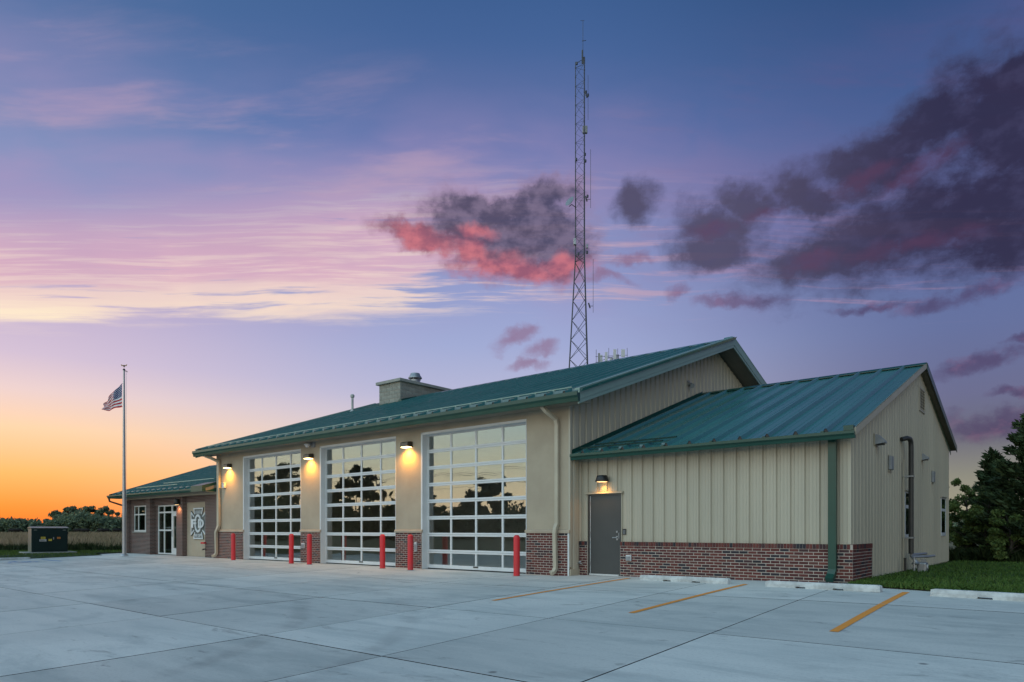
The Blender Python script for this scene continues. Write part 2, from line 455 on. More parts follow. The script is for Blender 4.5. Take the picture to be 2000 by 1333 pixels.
def leafmat(name, a, b_, c, trans=0.25, ns=0.9, nw=0.35):
    m, k, b = newmat(name)
    geo = k.new('ShaderNodeNewGeometry')
    r = geo.outputs['Random Per Island']
    tc = k.new('ShaderNodeTexCoord')
    n = k.smooth(k.noise(tc.outputs['Object'], ns, 3.0, 0.6), 0.3, 0.7)
    col = k.ramp(k.math('ADD', k.math('MULTIPLY', r, 1.0 - nw), k.math('MULTIPLY', n, nw)), [(0.0, a), (0.5, b_), (1.0, c)])
    k.links.new(col, b.inputs['Base Color'])
    b.inputs['Roughness'].default_value = 0.65
    b.inputs['Specular IOR Level'].default_value = 0.25
    tr = k.new('ShaderNodeBsdfTranslucent')
    k.links.new(col, tr.inputs['Color'])
    mx = k.new('ShaderNodeMixShader')
    mx.inputs[0].default_value = trans
    out = m.node_tree.nodes['Material Output']
    k.links.new(b.outputs[0], mx.inputs[1])
    k.links.new(tr.outputs[0], mx.inputs[2])
    k.links.new(mx.outputs[0], out.inputs['Surface'])
    return m


M['leaf_cedar'] = leafmat('leaf_cedar', (0.026, 0.046, 0.022), (0.046, 0.076, 0.030), (0.085, 0.115, 0.042))
M['leaf_shrub'] = leafmat('leaf_shrub', (0.060, 0.10, 0.030), (0.11, 0.165, 0.045), (0.20, 0.25, 0.075))
M['leaf_hazy'] = leafmat('leaf_hazy', (0.10, 0.145, 0.11), (0.15, 0.205, 0.125), (0.27, 0.29, 0.13))  # paler and bluer leaves: distance haze is mixed into the colour
M['leaf_dark'] = leafmat('leaf_dark', (0.036, 0.058, 0.032), (0.06, 0.092, 0.042), (0.11, 0.14, 0.055))
M['grass'] = leafmat('grass', (0.055, 0.12, 0.024), (0.088, 0.17, 0.032), (0.16, 0.235, 0.055))
M['grass_alt'] = leafmat('grass_alt', (0.05, 0.10, 0.02), (0.085, 0.15, 0.028), (0.15, 0.20, 0.045))  # second grass tone, slightly duller green
M['grass_field'] = leafmat('grass_field', (0.15, 0.155, 0.08), (0.32, 0.26, 0.155), (0.56, 0.42, 0.29), 0.25, 0.16, 0.65)
M['weeds'] = leafmat('weeds', (0.018, 0.034, 0.012), (0.03, 0.05, 0.016), (0.06, 0.075, 0.025))


def concrete():
    m, k, b = newmat('pavement_concrete')
    tc = k.new('ShaderNodeTexCoord')
    v = tc.outputs['Object']
    oi = k.new('ShaderNodeObjectInfo')
    big = k.noise(v, 0.22, 4.0, 0.6, 0.4)
    mid = k.noise(k.mapping(v, scale=(0.35, 1.6, 1.0)), 1.0, 6.0, 0.65, 0.3)
    fine = k.noise(v, 26.0, 4.0, 0.7)
    speck = k.noise(v, 90.0, 2.0, 0.5)
    col = k.mix(k.smooth(big, 0.30, 0.70), (0.64, 0.645, 0.61), (0.525, 0.535, 0.51))
    col = k.mix(k.math('MULTIPLY', k.smooth(mid, 0.42, 0.70), 0.62), col, (0.37, 0.405, 0.40))
    col = k.mix(k.math('MULTIPLY', k.smooth(mid, 0.36, 0.20), 0.60), col, (0.73, 0.74, 0.70))
    col = k.mix(k.math('MULTIPLY', k.smooth(fine, 0.45, 0.72), 0.28), col, (0.34, 0.345, 0.34))
    col = k.mix(k.math('MULTIPLY', k.smooth(speck, 0.66, 0.74), 0.5), col, (0.22, 0.22, 0.21))
    # curved tyre tracks: concentric bands round two turning centres
    x, y, z = k.sep(v)
    for (cx, cy, r0, w, amt) in ((-16.0, -15.5, 9.2, 0.16, 0.5), (-16.0, -15.5, 11.0, 0.16, 0.42), (1.5, -18.0, 8.6, 0.14, 0.35), (1.5, -18.0, 10.3, 0.14, 0.32),
                                 (-20.5, 6.0, 13.5, 0.2, 0.30), (-20.5, 6.0, 15.6, 0.2, 0.26)):
        dist = k.vmath('DISTANCE', k.comb(x, y, 0.0), (cx, cy, 0.0))
        o = k.math('ABSOLUTE', k.math('SUBTRACT', k.math('ADD', dist, k.math('MULTIPLY', big, 0.8)), r0 + 0.4))
        t = k.smooth(o, w * 0.3, w * 1.6, 1.0, 0.0)
        t = k.math('MULTIPLY', t, k.smooth(mid, 0.34, 0.66))
        col = k.mix(k.math('MULTIPLY', t, amt * 0.62), col, (0.22, 0.225, 0.225))
    # oil drips where cars park and scattered scuffs
    sc = k.noise(k.mapping(v, loc=(3, 9, 0), scale=(0.9, 2.4, 1)), 1.0, 5.0, 0.7, 1.2)
    col = k.mix(k.math('MULTIPLY', k.smooth(sc, 0.585, 0.72), 0.70), col, (0.22, 0.225, 0.22))
    # damp blotches and round drip marks
    bl = k.noise(k.mapping(v, loc=(11, 5, 0), scale=(0.55, 0.8, 1)), 1.0, 6.0, 0.72, 0.6)
    col = k.mix(k.math('MULTIPLY', k.smooth(bl, 0.54, 0.70), 0.42), col, (0.33, 0.36, 0.355))
    vo = k.new('ShaderNodeTexVoronoi')
    k.put(vo.inputs['Vector'], v)
    vo.inputs['Scale'].default_value = 0.85
    dr_ = k.math('MULTIPLY', k.smooth(vo.outputs['Distance'], 0.055, 0.02), k.smooth(k.sep(vo.outputs['Color'])[0], 0.55, 0.7))
    col = k.mix(k.math('MULTIPLY', dr_, 0.75), col, (0.12, 0.12, 0.118))
    g = k.math('ADD', 0.88, k.math('MULTIPLY', oi.outputs['Random'], 0.22))
    col = k.vmath('SCALE', col, scale=g)
    k.links.new(col, b.inputs['Base Color'])
    k.put(b.inputs['Roughness'], k.math('ADD', 0.62, k.math('MULTIPLY', mid, 0.28)))
    b.inputs['Specular IOR Level'].default_value = 0.35
    bn = k.new('ShaderNodeBump')
    bn.inputs['Strength'].default_value = 0.25
    bn.inputs['Distance'].default_value = 0.006
    k.links.new(k.math('ADD', fine, k.noise(k.mapping(v, scale=(6, 60, 1)), 1.0, 3.0)), bn.inputs['Height'])
    k.links.new(bn.outputs[0], b.inputs['Normal'])
    return m


def wornpaint(name, col, amt=0.5):
    m, k, b = newmat(name)
    tc = k.new('ShaderNodeTexCoord')
    v = tc.outputs['Object']
    n = k.noise(v, 9.0, 6.0, 0.75)
    n2 = k.noise(v, 1.1, 3.0, 0.6)
    f = k.smooth(k.math('ADD', k.math('MULTIPLY', n, 0.7), k.math('MULTIPLY', n2, 0.3)), 0.72 - amt * 0.35, 0.80 - amt * 0.2)
    k.links.new(k.mix(f, col, (0.42, 0.40, 0.37)), b.inputs['Base Color'])
    b.inputs['Roughness'].default_value = 0.7
    return m


def brickface():
    m, k, b = newmat('far_brickwork')
    tc = k.new('ShaderNodeTexCoord')
    x, y, z = k.sep(tc.outputs['Object'])
    v = k.comb(k.math('ADD', x, y), z, 0.0)
    br = k.new('ShaderNodeTexBrick')
    k.put(br.inputs['Vector'], v)
    br.inputs['Scale'].default_value = 1.0
    br.inputs['Brick Width'].default_value = 0.203
    br.inputs['Row Height'].default_value = 0.0677
    br.inputs['Mortar Size'].default_value = 0.010
    br.inputs['Mortar Smooth'].default_value = 0.1
    br.inputs['Bias'].default_value = 0.0
    br.inputs['Color1'].default_value = (0.098, 0.034, 0.027, 1)
    br.inputs['Color2'].default_value = (0.036, 0.022, 0.023, 1)
    br.inputs['Mortar'].default_value = (0.33, 0.28, 0.25, 1)
    n = k.noise(v, 1.3, 5.0, 0.6)
    k.links.new(k.vmath('SCALE', br.outputs['Color'], scale=k.math('ADD', 0.75, k.math('MULTIPLY', n, 0.5))), b.inputs['Base Color'])
    b.inputs['Roughness'].default_value = 0.9
    b.inputs['Specular IOR Level'].default_value = 0.15
    bn = k.new('ShaderNodeBump')
    bn.inputs['Strength'].default_value = 0.6
    bn.inputs['Distance'].default_value = 0.008
    bn.invert = True
    k.links.new(br.outputs['Fac'], bn.inputs['Height'])
    k.links.new(bn.outputs[0], b.inputs['Normal'])
    return m


M['concrete'] = concrete()
M['orange_line'] = wornpaint('orange_line', (0.84, 0.31, 0.045), 0.45)
M['blue_line'] = wornpaint('blue_line', (0.06, 0.22, 0.48), 0.55)
M['far_brick'] = brickface()


# ------------------------------------------------------------------ mesh builder
class MB:
    def __init__(self):
        self.v = []
        self.f = []
        self.m = []

    def add(self, vs, fs, mi=0):
        o = len(self.v)
        self.v += [tuple(p) for p in vs]
        self.f += [tuple(i + o for i in f) for f in fs]
        self.m += [mi] * len(fs)
        return self

    def box(self, x0, x1, y0, y1, z0, z1, mi=0):
        x0, x1 = min(x0, x1), max(x0, x1)
        y0, y1 = min(y0, y1), max(y0, y1)
        z0, z1 = min(z0, z1), max(z0, z1)
        vs = [(x0, y0, z0), (x1, y0, z0), (x1, y1, z0), (x0, y1, z0), (x0, y0, z1), (x1, y0, z1), (x1, y1, z1), (x0, y1, z1)]
        return self.add(vs, [(0, 3, 2, 1), (4, 5, 6, 7), (0, 1, 5, 4), (1, 2, 6, 5), (2, 3, 7, 6), (3, 0, 4, 7)], mi)

    def bbox(self, x0, x1, y0, y1, z0, z1, b=0.01, mi=0):
        """box with chamfered edges"""
        bm = bmesh.new()
        bmesh.ops.create_cube(bm, size=1.0)
        for v in bm.verts:
            v.co = Vector(((x0 + x1) / 2 + v.co.x * (x1 - x0), (y0 + y1) / 2 + v.co.y * (y1 - y0), (z0 + z1) / 2 + v.co.z * (z1 - z0)))
        bmesh.ops.bevel(bm, geom=bm.edges[:], offset=b, segments=2, affect='EDGES', profile=0.5)
        return self.bm(bm, mi)

    def bm(self, bm, mi=0, mat=None):
        bm.verts.index_update()
        vs = [(mat @ v.co if mat else v.co)[:] for v in bm.verts]
        self.add(vs, [tuple(v.index for v in f.verts) for f in bm.faces], mi)
        bm.free()
        return self

    def prism(self, pts, axis, a, b, mi=0):
        """extrude a closed 2D outline along an axis. axis 'x': pts are (y,z); 'y': (x,z); 'z': (x,y)"""
        def mk(p, t):
            return {'x': (t, p[0], p[1]), 'y': (p[0], t, p[1]), 'z': (p[0], p[1], t)}[axis]
        n = len(pts)
        vs = [mk(p, a) for p in pts] + [mk(p, b) for p in pts]
        fs = [tuple(range(n))[::-1], tuple(range(n, 2 * n))] + [(i, (i + 1) % n, n + (i + 1) % n, n + i) for i in range(n)]
        return self.add(vs, fs, mi)

    def tube(self, pts, r, n=8, mi=0, caps=True):
        pts = [Vector(p) for p in pts]
        rs = r if isinstance(r, (list, tuple)) else [r] * len(pts)
        prev = None
        vs = []
        for i, p in enumerate(pts):
            if i == 0:
                t = pts[1] - pts[0]
            elif i == len(pts) - 1:
                t = pts[-1] - pts[-2]
            else:
                t = (pts[i + 1] - p).normalized() + (p - pts[i - 1]).normalized()
            t.normalize()
            if prev is None:
                u = t.orthogonal().normalized()
            else:
                u = (prev - t * prev.dot(t))
                u = u.normalized() if u.length > 1e-6 else t.orthogonal().normalized()
            prev = u
            w = t.cross(u)
            for j in range(n):
                a = 2 * PI * j / n
                vs.append(p + (u * math.cos(a) + w * math.sin(a)) * rs[i])
        fs = []
        for i in range(len(pts) - 1):
            for j in range(n):
                fs.append((i * n + j, i * n + (j + 1) % n, (i + 1) * n + (j + 1) % n, (i + 1) * n + j))
        if caps:
            fs.append(tuple(range(n))[::-1])
            fs.append(tuple(range((len(pts) - 1) * n, len(pts) * n)))
        return self.add(vs, fs, mi)

    def lathe(self, prof, n=16, loc=(0, 0, 0), mi=0):
        """prof = [(r,z)...] round a vertical axis"""
        vs, fs = [], []
        for (r, z) in prof:
            for j in range(n):
                a = 2 * PI * j / n
                vs.append((loc[0] + r * math.cos(a), loc[1] + r * math.sin(a), loc[2] + z))
        for i in range(len(prof) - 1):
            for j in range(n):
                fs.append((i * n + j, i * n + (j + 1) % n, (i + 1) * n + (j + 1) % n, (i + 1) * n + j))
        fs.append(tuple(range(n))[::-1])
        fs.append(tuple(range((len(prof) - 1) * n, len(prof) * n)))
        return self.add(vs, fs, mi)

    def mesh(self, name, mats, smooth=False):
        me = bpy.data.meshes.new(name)
        me.from_pydata(self.v, [], self.f)
        mats = mats if isinstance(mats, (list, tuple)) else [mats]
        for m in mats:
            me.materials.append(m)
        if len(mats) > 1:
            me.polygons.foreach_set('material_index', self.m)
        bm = bmesh.new()
        bm.from_mesh(me)
        bmesh.ops.recalc_face_normals(bm, faces=bm.faces[:])
        bm.to_mesh(me)
        bm.free()
        if smooth:
            me.shade_smooth()
            try:
                me.set_sharp_from_angle(angle=math.radians(40))
            except Exception:
                pass
        me.update()
        return me

    def build(self, name, mats, parent=None, smooth=False):
        return link(name, self.mesh(name, mats, smooth), parent)


def root_of(o):
    v = Vector((0, 0, 0))
    while o is not None:
        v = v + o.location if o.parent is None else v
        o = o.parent
    return v


def link(name, me, parent=None, loc=None):
    o = bpy.data.objects.new(name, me)
    C.objects.link(o)
    if loc is not None:
        o.location = loc
    if parent is not None:
        o.parent = parent
        if parent.parent is None and parent.type == 'EMPTY':
            o.matrix_parent_inverse = (Matrix.Translation(parent.location) @ parent.rotation_euler.to_matrix().to_4x4()).inverted()
        elif parent.parent is not None or parent.location.length > 0:
            o.matrix_parent_inverse = Matrix.Translation(parent.location).inverted()
    return o


def tag(o, label=None, cat=None, group=None, kind=None):
    if label:
        o['label'] = label
    if cat:
        o['category'] = cat
    if group:
        o['group'] = group
    if kind:
        o['kind'] = kind
    return o


def thing(name, label, cat, loc=(0, 0, 0), group=None, rotz=0.0):
    o = bpy.data.objects.new(name, None)
    C.objects.link(o)
    o.location = loc
    o.rotation_euler = (0, 0, rotz)
    o.empty_display_size = 0.2
    return tag(o, label, cat, group)


def local(name, mb, mats, parent, smooth=False):
    """child whose mesh is given in the parent's own coordinates"""
    o = bpy.data.objects.new(name, mb.mesh(name, mats, smooth) if isinstance(mb, MB) else mb)
    C.objects.link(o)
    o.parent = parent
    return o


def dup(root, loc, label, rotz=None):
    r = root.copy()
    C.objects.link(r)
    r.location = loc
    if rotz is not None:
        r.rotation_euler = (0, 0, rotz)
    r['label'] = label
    for ch in list(root.children):
        c = ch.copy()
        C.objects.link(c)
        c.parent = r
        for g in list(ch.children):
            q = g.copy()
            C.objects.link(q)
            q.parent = c
    return r


def npmesh(name, verts, faces_n, mats, mi=None):
    """mesh of n-gons all with the same corner count from numpy arrays"""
    nv = verts.shape[0]
    nf, kk = faces_n.shape
    me = bpy.data.meshes.new(name)
    me.vertices.add(nv)
    me.vertices.foreach_set('co', verts.astype(np.float32).ravel())
    me.loops.add(nf * kk)
    me.loops.foreach_set('vertex_index', faces_n.astype(np.int32).ravel())
    me.polygons.add(nf)
    me.polygons.foreach_set('loop_start', np.arange(0, nf * kk, kk, dtype=np.int32))
    try:
        me.polygons.foreach_set('loop_total', np.full(nf, kk, dtype=np.int32))
    except Exception:
        pass
    for m in (mats if isinstance(mats, (list, tuple)) else [mats]):
        me.materials.append(m)
    if mi is not None:
        me.polygons.foreach_set('material_index', mi.astype(np.int32))
    me.update(calc_edges=True)
    me.validate()
    return me


# ------------------------------------------------------------------ ground shape
def gz(x, y):
    a = 0.026 * min(max(y, -26.0), 0.0)
    rr = 0.03 + 0.0155 * (x + 10.5) if x > -10.5 else max(0.0, 0.03 + 0.03 * (x + 10.5))
    rr = min(0.15, rr)
    w = max(0.0, min(1.0, (y + 12.0) / 11.0))
    return a + rr * w * w * (3 - 2 * w)


# ================================================================== SETTING
def grid_sheet(xs, ys, zf, name, mat):
    vs = [(x, y, zf(x, y)) for y in ys for x in xs]
    n = len(xs)
    fs = [(j * n + i, j * n + i + 1, (j + 1) * n + i + 1, (j + 1) * n + i) for j in range(len(ys) - 1) for i in range(n - 1)]
    return MB().add(vs, fs).build(name, mat)


def sp(a, b, n):
    return list(np.linspace(a, b, n))


xs = sp(-1500, -80, 12) + sp(-70, 30, 51) + sp(60, 1500, 10)
ys = sp(-1500, -60, 10) + sp(-50, 30, 41) + sp(50, 1500, 10)


def terrain_z(x, y):
    t = gz(x, y) - 0.16
    if y > 0.5:
        t = -0.06
    d = math.hypot(x + 20, y)
    if x < -42:
        w = min(1.0, (-42 - x) / 10.0)
        t = t * (1 - w) + (0.0) * w
    if d > 150:
        t = min(t, -0.0) - 0.0
    return t


grid_sheet(xs, ys, terrain_z, 'ground', M['field_dirt'])['kind'] = 'structure'

# concrete pavement: one slab per pour panel
pave = MB()
pxs = [-40.2, -38.6] + [-35.3 + 3.28 * i for i in range(8)] + [-8.95, -6.35, -3.72, 1.45, 4.1, 6.75, 9.4, 12.0]
pys = [-27.5, -24.0, -20.4, -16.85, -13.3, -9.78, -6.5, -2.9]
n_x, n_y = 120, 80
bx = sp(-38.58, 11.6, n_x)
by = sp(-27.5, 0.26, n_y)
vs = [(x, y, gz(x, y) - 0.011) for y in by for x in bx]
pave.add(vs, [(j * n_x + i, j * n_x + i + 1, (j + 1) * n_x + i + 1, (j + 1) * n_x + i) for j in range(n_y - 1) for i in range(n_x - 1)])
pavement = pave.build('pavement', M['joint_fill'])
pavement['kind'] = 'structure'


def slab(x0, x1, y0, y1, g=0.0095):
    nx = ny = 4
    gy = g * 1.15
    a = [x0 + g + (x1 - x0 - 2 * g) * i / nx for i in range(nx + 1)]
    b = [y0 + gy + (y1 - y0 - 2 * gy) * i / ny for i in range(ny + 1)]
    dz = rnd.uniform(-0.0015, 0.0015)
    top = [(x, y, gz(x, y) + dz) for y in b for x in a]
    w = nx + 1
    fs = [(j * w + i, j * w + i + 1, (j + 1) * w + i + 1, (j + 1) * w + i) for j in range(ny) for i in range(nx)]
    ring = [i for i in range(w)] + [j * w + nx for j in range(1, w)] + [ny * w + i for i in range(nx - 1, -1, -1)] + [j * w for j in range(ny - 1, 0, -1)]
    o = len(top)
    top += [(top[i][0], top[i][1], top[i][2] - 0.10) for i in ring]
    m = len(ring)
    fs += [(ring[i], ring[(i + 1) % m], o + (i + 1) % m, o + i) for i in range(m)]
    nt = nx * ny
    mb = MB().add(top, fs[:nt])
    mb.f += fs[nt:]
    mb.m += [1] * (len(fs) - nt)
    return mb.build('slab', [M['concrete'], M['joint_fill']], pavement)


for i in range(len(pxs) - 1):
    x0, x1 = pxs[i], pxs[i + 1]
    for j in range(len(pys)):
        y0 = pys[j]
        y1 = pys[j + 1] if j + 1 < len(pys) else None
        if y1 is None:
            if x1 <= -38.5:
                y0, y1 = -1.45, 0.34
            elif x1 <= -8.9:
                y1 = 0.34 if x0 > -30 else 0.28
            elif x1 <= -3.7:
                y1 = 0.46
            else:
                y1 = -0.26
        elif x1 <= -38.5:
            continue
        if x0 < -10.6 < x1 and y1 == 0.34:
            slab(x0, -10.55, y0, y1)
            slab(-10.55, x1, y0, 0.5)
            continue
        slab(x0, x1, y0, y1)
slab(-3.72, -3.60, -0.26, 0.46, 0.002)


def ground_strip(name, x0, x1, y0, y1, mat, lift=0.005, parent=None):
    n = 14
    vs = []
    for i in range(n + 1):
        y = y0 + (y1 - y0) * i / n
        for x in (x0, x1):
            vs.append((x, y, gz(x, y) + lift))
    fs = [(2 * i, 2 * i + 1, 2 * i + 3, 2 * i + 2) for i in range(n)]
    return MB().add(vs, fs).build(name, mat, parent)


for x, ys0_, ye in ((-8.60, -5.24, -0.16), (-5.50, -5.45, -0.64), (-2.44, -5.67, -1.0)):
    ground_strip('parking_line', x - 0.055, x + 0.055, ys0_, ye, M['orange_line'], parent=pavement)

# worn blue wheelchair symbol on the parking place at the far left
mb = MB()


def flat_poly(pts, lift=0.005):
    mb.add([(x, y, gz(x, y) + lift) for x, y in pts], [tuple(range(len(pts)))])


def flat_ring(cx, cy, r0, r1, a0, a1, n=20):
    for i in range(n):
        a = a0 + (a1 - a0) * i / n
        b = a0 + (a1 - a0) * (i + 1) / n
        flat_poly([(cx + r0 * math.cos(a), cy + r0 * math.sin(a)), (cx + r1 * math.cos(a), cy + r1 * math.sin(a)),
                   (cx + r1 * math.cos(b), cy + r1 * math.sin(b)), (cx + r0 * math.cos(b), cy + r0 * math.sin(b))])


sx_, sy_ = -35.3, -5.85
flat_ring(sx_, sy_, 0.34, 0.47, math.radians(-150), math.radians(80))
flat_poly([(sx_ - 0.45, sy_ - 0.05), (sx_ - 0.45, sy_ + 0.08), (sx_ - 1.05, sy_ + 0.08), (sx_ - 1.05, sy_ - 0.05)])
flat_poly([(sx_ - 0.10, sy_ + 0.05), (sx_ - 0.5, sy_ + 0.05), (sx_ - 0.5, sy_ + 0.45), (sx_ - 0.10, sy_ + 0.45)])
flat_poly([(sx_ + 0.35, sy_ + 0.5), (sx_ - 0.1, sy_ + 0.46), (sx_ - 0.1, sy_ + 0.60), (sx_ + 0.35, sy_ + 0.64)])
flat_ring(sx_ - 1.25, sy_ + 0.02, 0.0, 0.14, 0, 2 * PI, 14)
flat_poly([(sx_ - 1.7, sy_ + 1.2), (sx_ + 0.9, sy_ + 1.2), (sx_ + 0.9, sy_ + 1.34), (sx_ - 1.7, sy_ + 1.34)])
flat_poly([(sx_ - 2.9, sy_ - 1.6), (sx_ + 2.2, sy_ - 1.6), (sx_ + 2.2, sy_ - 1.5), (sx_ - 2.9, sy_ - 1.5)])
mb.build('accessible_parking_symbol', M['blue_line'], pavement)


def lawn_z_r(x, y):
    return 0.168 - 0.006 * max(0.0, min(y, 16.0) - 2.0)


def lawn_edge(x):
    return -0.30 - 0.28 * (max(-3.6, min(x, 0.0)) + 3.5) - 0.06 * max(0.0, x)


def lawn_z_l(x, y):
    z = 0.035 + 0.01 * math.sin(x * 0.7) * math.cos(y * 0.6)
    if y < -1.0 and x > -39.6:
        t = min(1.0, (x + 39.6) / 0.95)
        z = z * (1 - t) + (gz(x, y) + 0.012) * t
    return z


lawn = MB()
for (xa, xb, ya, yb, zf) in ((-3.70, 14, -0.25, 40, lawn_z_r), (-50.5, -38.55, -12, -1.47, lawn_z_l), (-50.5, -40.22, -1.47, 8, lawn_z_l)):
    ax = sp(xa, xb, 26)
    ay = sp(ya, yb, 40)
    w = len(ax)
    if zf is lawn_z_r:
        lawn.add([(x, lawn_edge(x) + (40 - lawn_edge(x)) * (j / 39) ** 1.6, zf(x, lawn_edge(x) + (40 - lawn_edge(x)) * (j / 39) ** 1.6)) for j in range(40) for x in ax],
                 [(j * w + i, j * w + i + 1, (j + 1) * w + i + 1, (j + 1) * w + i) for j in range(39) for i in range(w - 1)])
        continue
    lawn.add([(x, y, zf(x, y) if (j not in (0,) and i not in (0, w - 1)) or zf is lawn_z_r else zf(x, y) - 0.0) for j, y in enumerate(ay) for i, x in enumerate(ax)],
             [(j * w + i, j * w + i + 1, (j + 1) * w + i + 1, (j + 1) * w + i) for j in range(len(ay) - 1) for i in range(w - 1)])
ax, ay = sp(-260, 90, 30), sp(-140, -27.6, 20)
lawn.add([(x, y, -0.70) for y in ay for x in ax], [(j * 30 + i, j * 30 + i + 1, (j + 1) * 30 + i + 1, (j + 1) * 30 + i) for j in range(19) for i in range(29)])
lawn_o = lawn.build('lawn', M['lawn_soil'])
lawn_o['kind'] = 'structure'


def blades(name, xy, zf, h0, h1, w0, mat, lean=0.35, label=None, wscale=None, hs=None):
    n = len(xy)
    x, y = xy[:, 0], xy[:, 1]
    z = np.array([zf(a, b) for a, b in xy])
    h = npr.uniform(h0, h1, n) * (hs if hs is not None else 1.0)
    a = npr.uniform(0, 2 * PI, n)
    w = w0 * npr.uniform(0.6, 1.3, n) * (wscale if wscale is not None else 1.0)
    lx = npr.normal(0, lean, n) * h
    ly = npr.normal(0, lean, n) * h
    v = np.empty((n, 5, 3))
    ca, sa = np.cos(a), np.sin(a)
    v[:, 0] = np.stack([x - ca * w, y - sa * w, z - 0.01], 1)
    v[:, 1] = np.stack([x + ca * w, y + sa * w, z - 0.01], 1)
    v[:, 2] = np.stack([x + ca * w * 0.7 + lx * 0.35, y + sa * w * 0.7 + ly * 0.35, z + h * 0.6], 1)
    v[:, 4] = np.stack([x - ca * w * 0.7 + lx * 0.35, y - sa * w * 0.7 + ly * 0.35, z + h * 0.6], 1)
    v[:, 3] = np.stack([x + lx, y + ly, z + h], 1)
    f = (np.arange(n)[:, None] * 5 + np.arange(5)[None, :])
    o = link(name, npmesh(name, v.reshape(-1, 3), f, mat))
    o['kind'] = 'stuff'
    if label:
        o['label'] = label
    return o


# mown grass beside the gable end
n = 52000
xx = -3.6 + 9.0 * npr.random(n)
yy = np.array([lawn_edge(a) for a in xx]) + 17.5 * npr.random(n) ** 1.6
keep = (xx > -3.62)
blades('grass', np.stack([xx, yy], 1)[keep], lawn_z_r, 0.03, 0.085, 0.007, M['grass'], 0.5, 'short mown grass beside the gable end of the building')
n = 1200
xx = -3.3 + 8.0 * npr.random(n)
yy = np.array([lawn_edge(a) for a in xx]) + 0.26 * npr.random(n) ** 1.5
blades('grass', np.stack([xx, yy], 1), lawn_z_r, 0.05, 0.13, 0.008, M['grass_alt'], 0.6, 'longer uncut grass along the pavement edge')
# left lawn
n = 26000
xx = -50.0 + 11.4 * npr.random(n)
yy = -10.0 + 15.0 * npr.random(n)
keep = (xx < -40.2) | (yy < -1.5)
blades('grass', np.stack([xx, yy], 1)[keep], lawn_z_l, 0.03, 0.09, 0.012, M['grass_alt'], 0.4, 'mown grass around the green transformer')

# tall meadow grass behind the left lawn, laid out by distance so that it stays even
Fv = np.array([-math.sin(YAW), math.cos(YAW)])
Rv = np.array([math.cos(YAW), math.sin(YAW)])
n = 60000
dist = 47.0 * np.exp(npr.random(n) * math.log(260.0 / 47.0))
lat = npr.uniform(-0.95, -0.40, n) * dist
xy = np.array([0.0, -15.0])[None, :] + Fv[None, :] * dist[:, None] + Rv[None, :] * lat[:, None]
patch = (0.78 + 0.22 * npr.random(n)) * (0.85 + 0.25 * np.sin(xy[:, 0] * 0.31 + 1.3 * np.sin(xy[:, 1] * 0.23)) * np.cos(xy[:, 1] * 0.27))
blades('meadow_grass', xy, lambda a, b: 0.0, 0.75, 1.15, 0.014, M['grass_field'], 0.22, 'tall dry meadow grass reaching to the treeline', wscale=dist / 47.0, hs=patch)
n = 9000
t = npr.random(n)
ex = -52.5 + 8.2 * t + npr.normal(0, 0.45, n)
ey = -5.4 + 6.9 * t + npr.normal(0, 0.45, n)
hs = 0.5 + 1.0 * np.abs(np.sin(t * 33.0)) * np.abs(np.cos(t * 12.0))
blades('weeds', np.stack([ex, ey], 1), lawn_z_l, 0.12, 0.42, 0.02, M['weeds'], 0.3, 'dark green weeds along the meadow edge', hs=hs)


# ================================================================== FIRE STATION
station = thing('fire_station', 'fire station with three glazed garage doors, green metal roofs and tan walls', 'building', (-20.0, 8.0, 0.0))
OPEN = [(-27.27, -23.03), (-21.745, -17.51), (-16.24, -11.965)]
XL, XR = -29.63, -10.51
PIERS = [(XL, -27.27), (-23.03, -21.745), (-17.51, -16.24), (-11.965, XR)]
DH = 4.31
SL = 0.346

fw = MB()
fw.box(XL, XR, 0.0, 0.28, DH, 5.0)
for a, b in PIERS:
    fw.box(a, b, 0.0, 0.28, 0.0, DH)
front_wall = fw.build('front_wall', M['stucco'], station)

for (a, b) in PIERS:
    mbs = MB()
    mbs.prism([(-0.055, 1.165), (-0.055, 1.225), (-0.035, 1.25), (-0.001, 1.262), (-0.001, 1.165)], 'x', a + (0.0 if a == XL else -0.03), b + 0.03)
    mbs.build('sill_cap', M['stucco_cap'], front_wall)

# ---------------- bricks
brick_meshes = {}


def brick_mesh(L, H, T, mat_i):
    key = (round(L, 3), round(H, 3), round(T, 3), mat_i)
    if key not in brick_meshes:
        c = 0.003
        m = MB()
        # front (local -y) with a small chamfer, back left square
        x, z = L / 2, H / 2
        vs = [(-x + c, 0, -z + c), (x - c, 0, -z + c), (x - c, 0, z - c), (-x + c, 0, z - c),
              (-x, c, -z), (x, c, -z), (x, c, z), (-x, c, z),
              (-x, T, -z), (x, T, -z), (x, T, z), (-x, T, z)]
        fs = [(0, 1, 2, 3)]
        for o in (0, 4):
            fs += [(o + i, o + (i + 1) % 4, o + 4 + (i + 1) % 4, o + 4 + i) for i in range(4)]
        fs.append((8, 9, 10, 11))
        m.add(vs, fs)
        brick_meshes[key] = m.mesh('brick', BR[mat_i])
    return brick_meshes[key]


brick_list = []   # (score, parent, matrix, (L,H,T,mat))
CAMP = Vector((0, -15, 1.24))


def pick_brick():
    return rnd.choices(range(6), weights=(26, 20, 22, 14, 12, 6))[0]


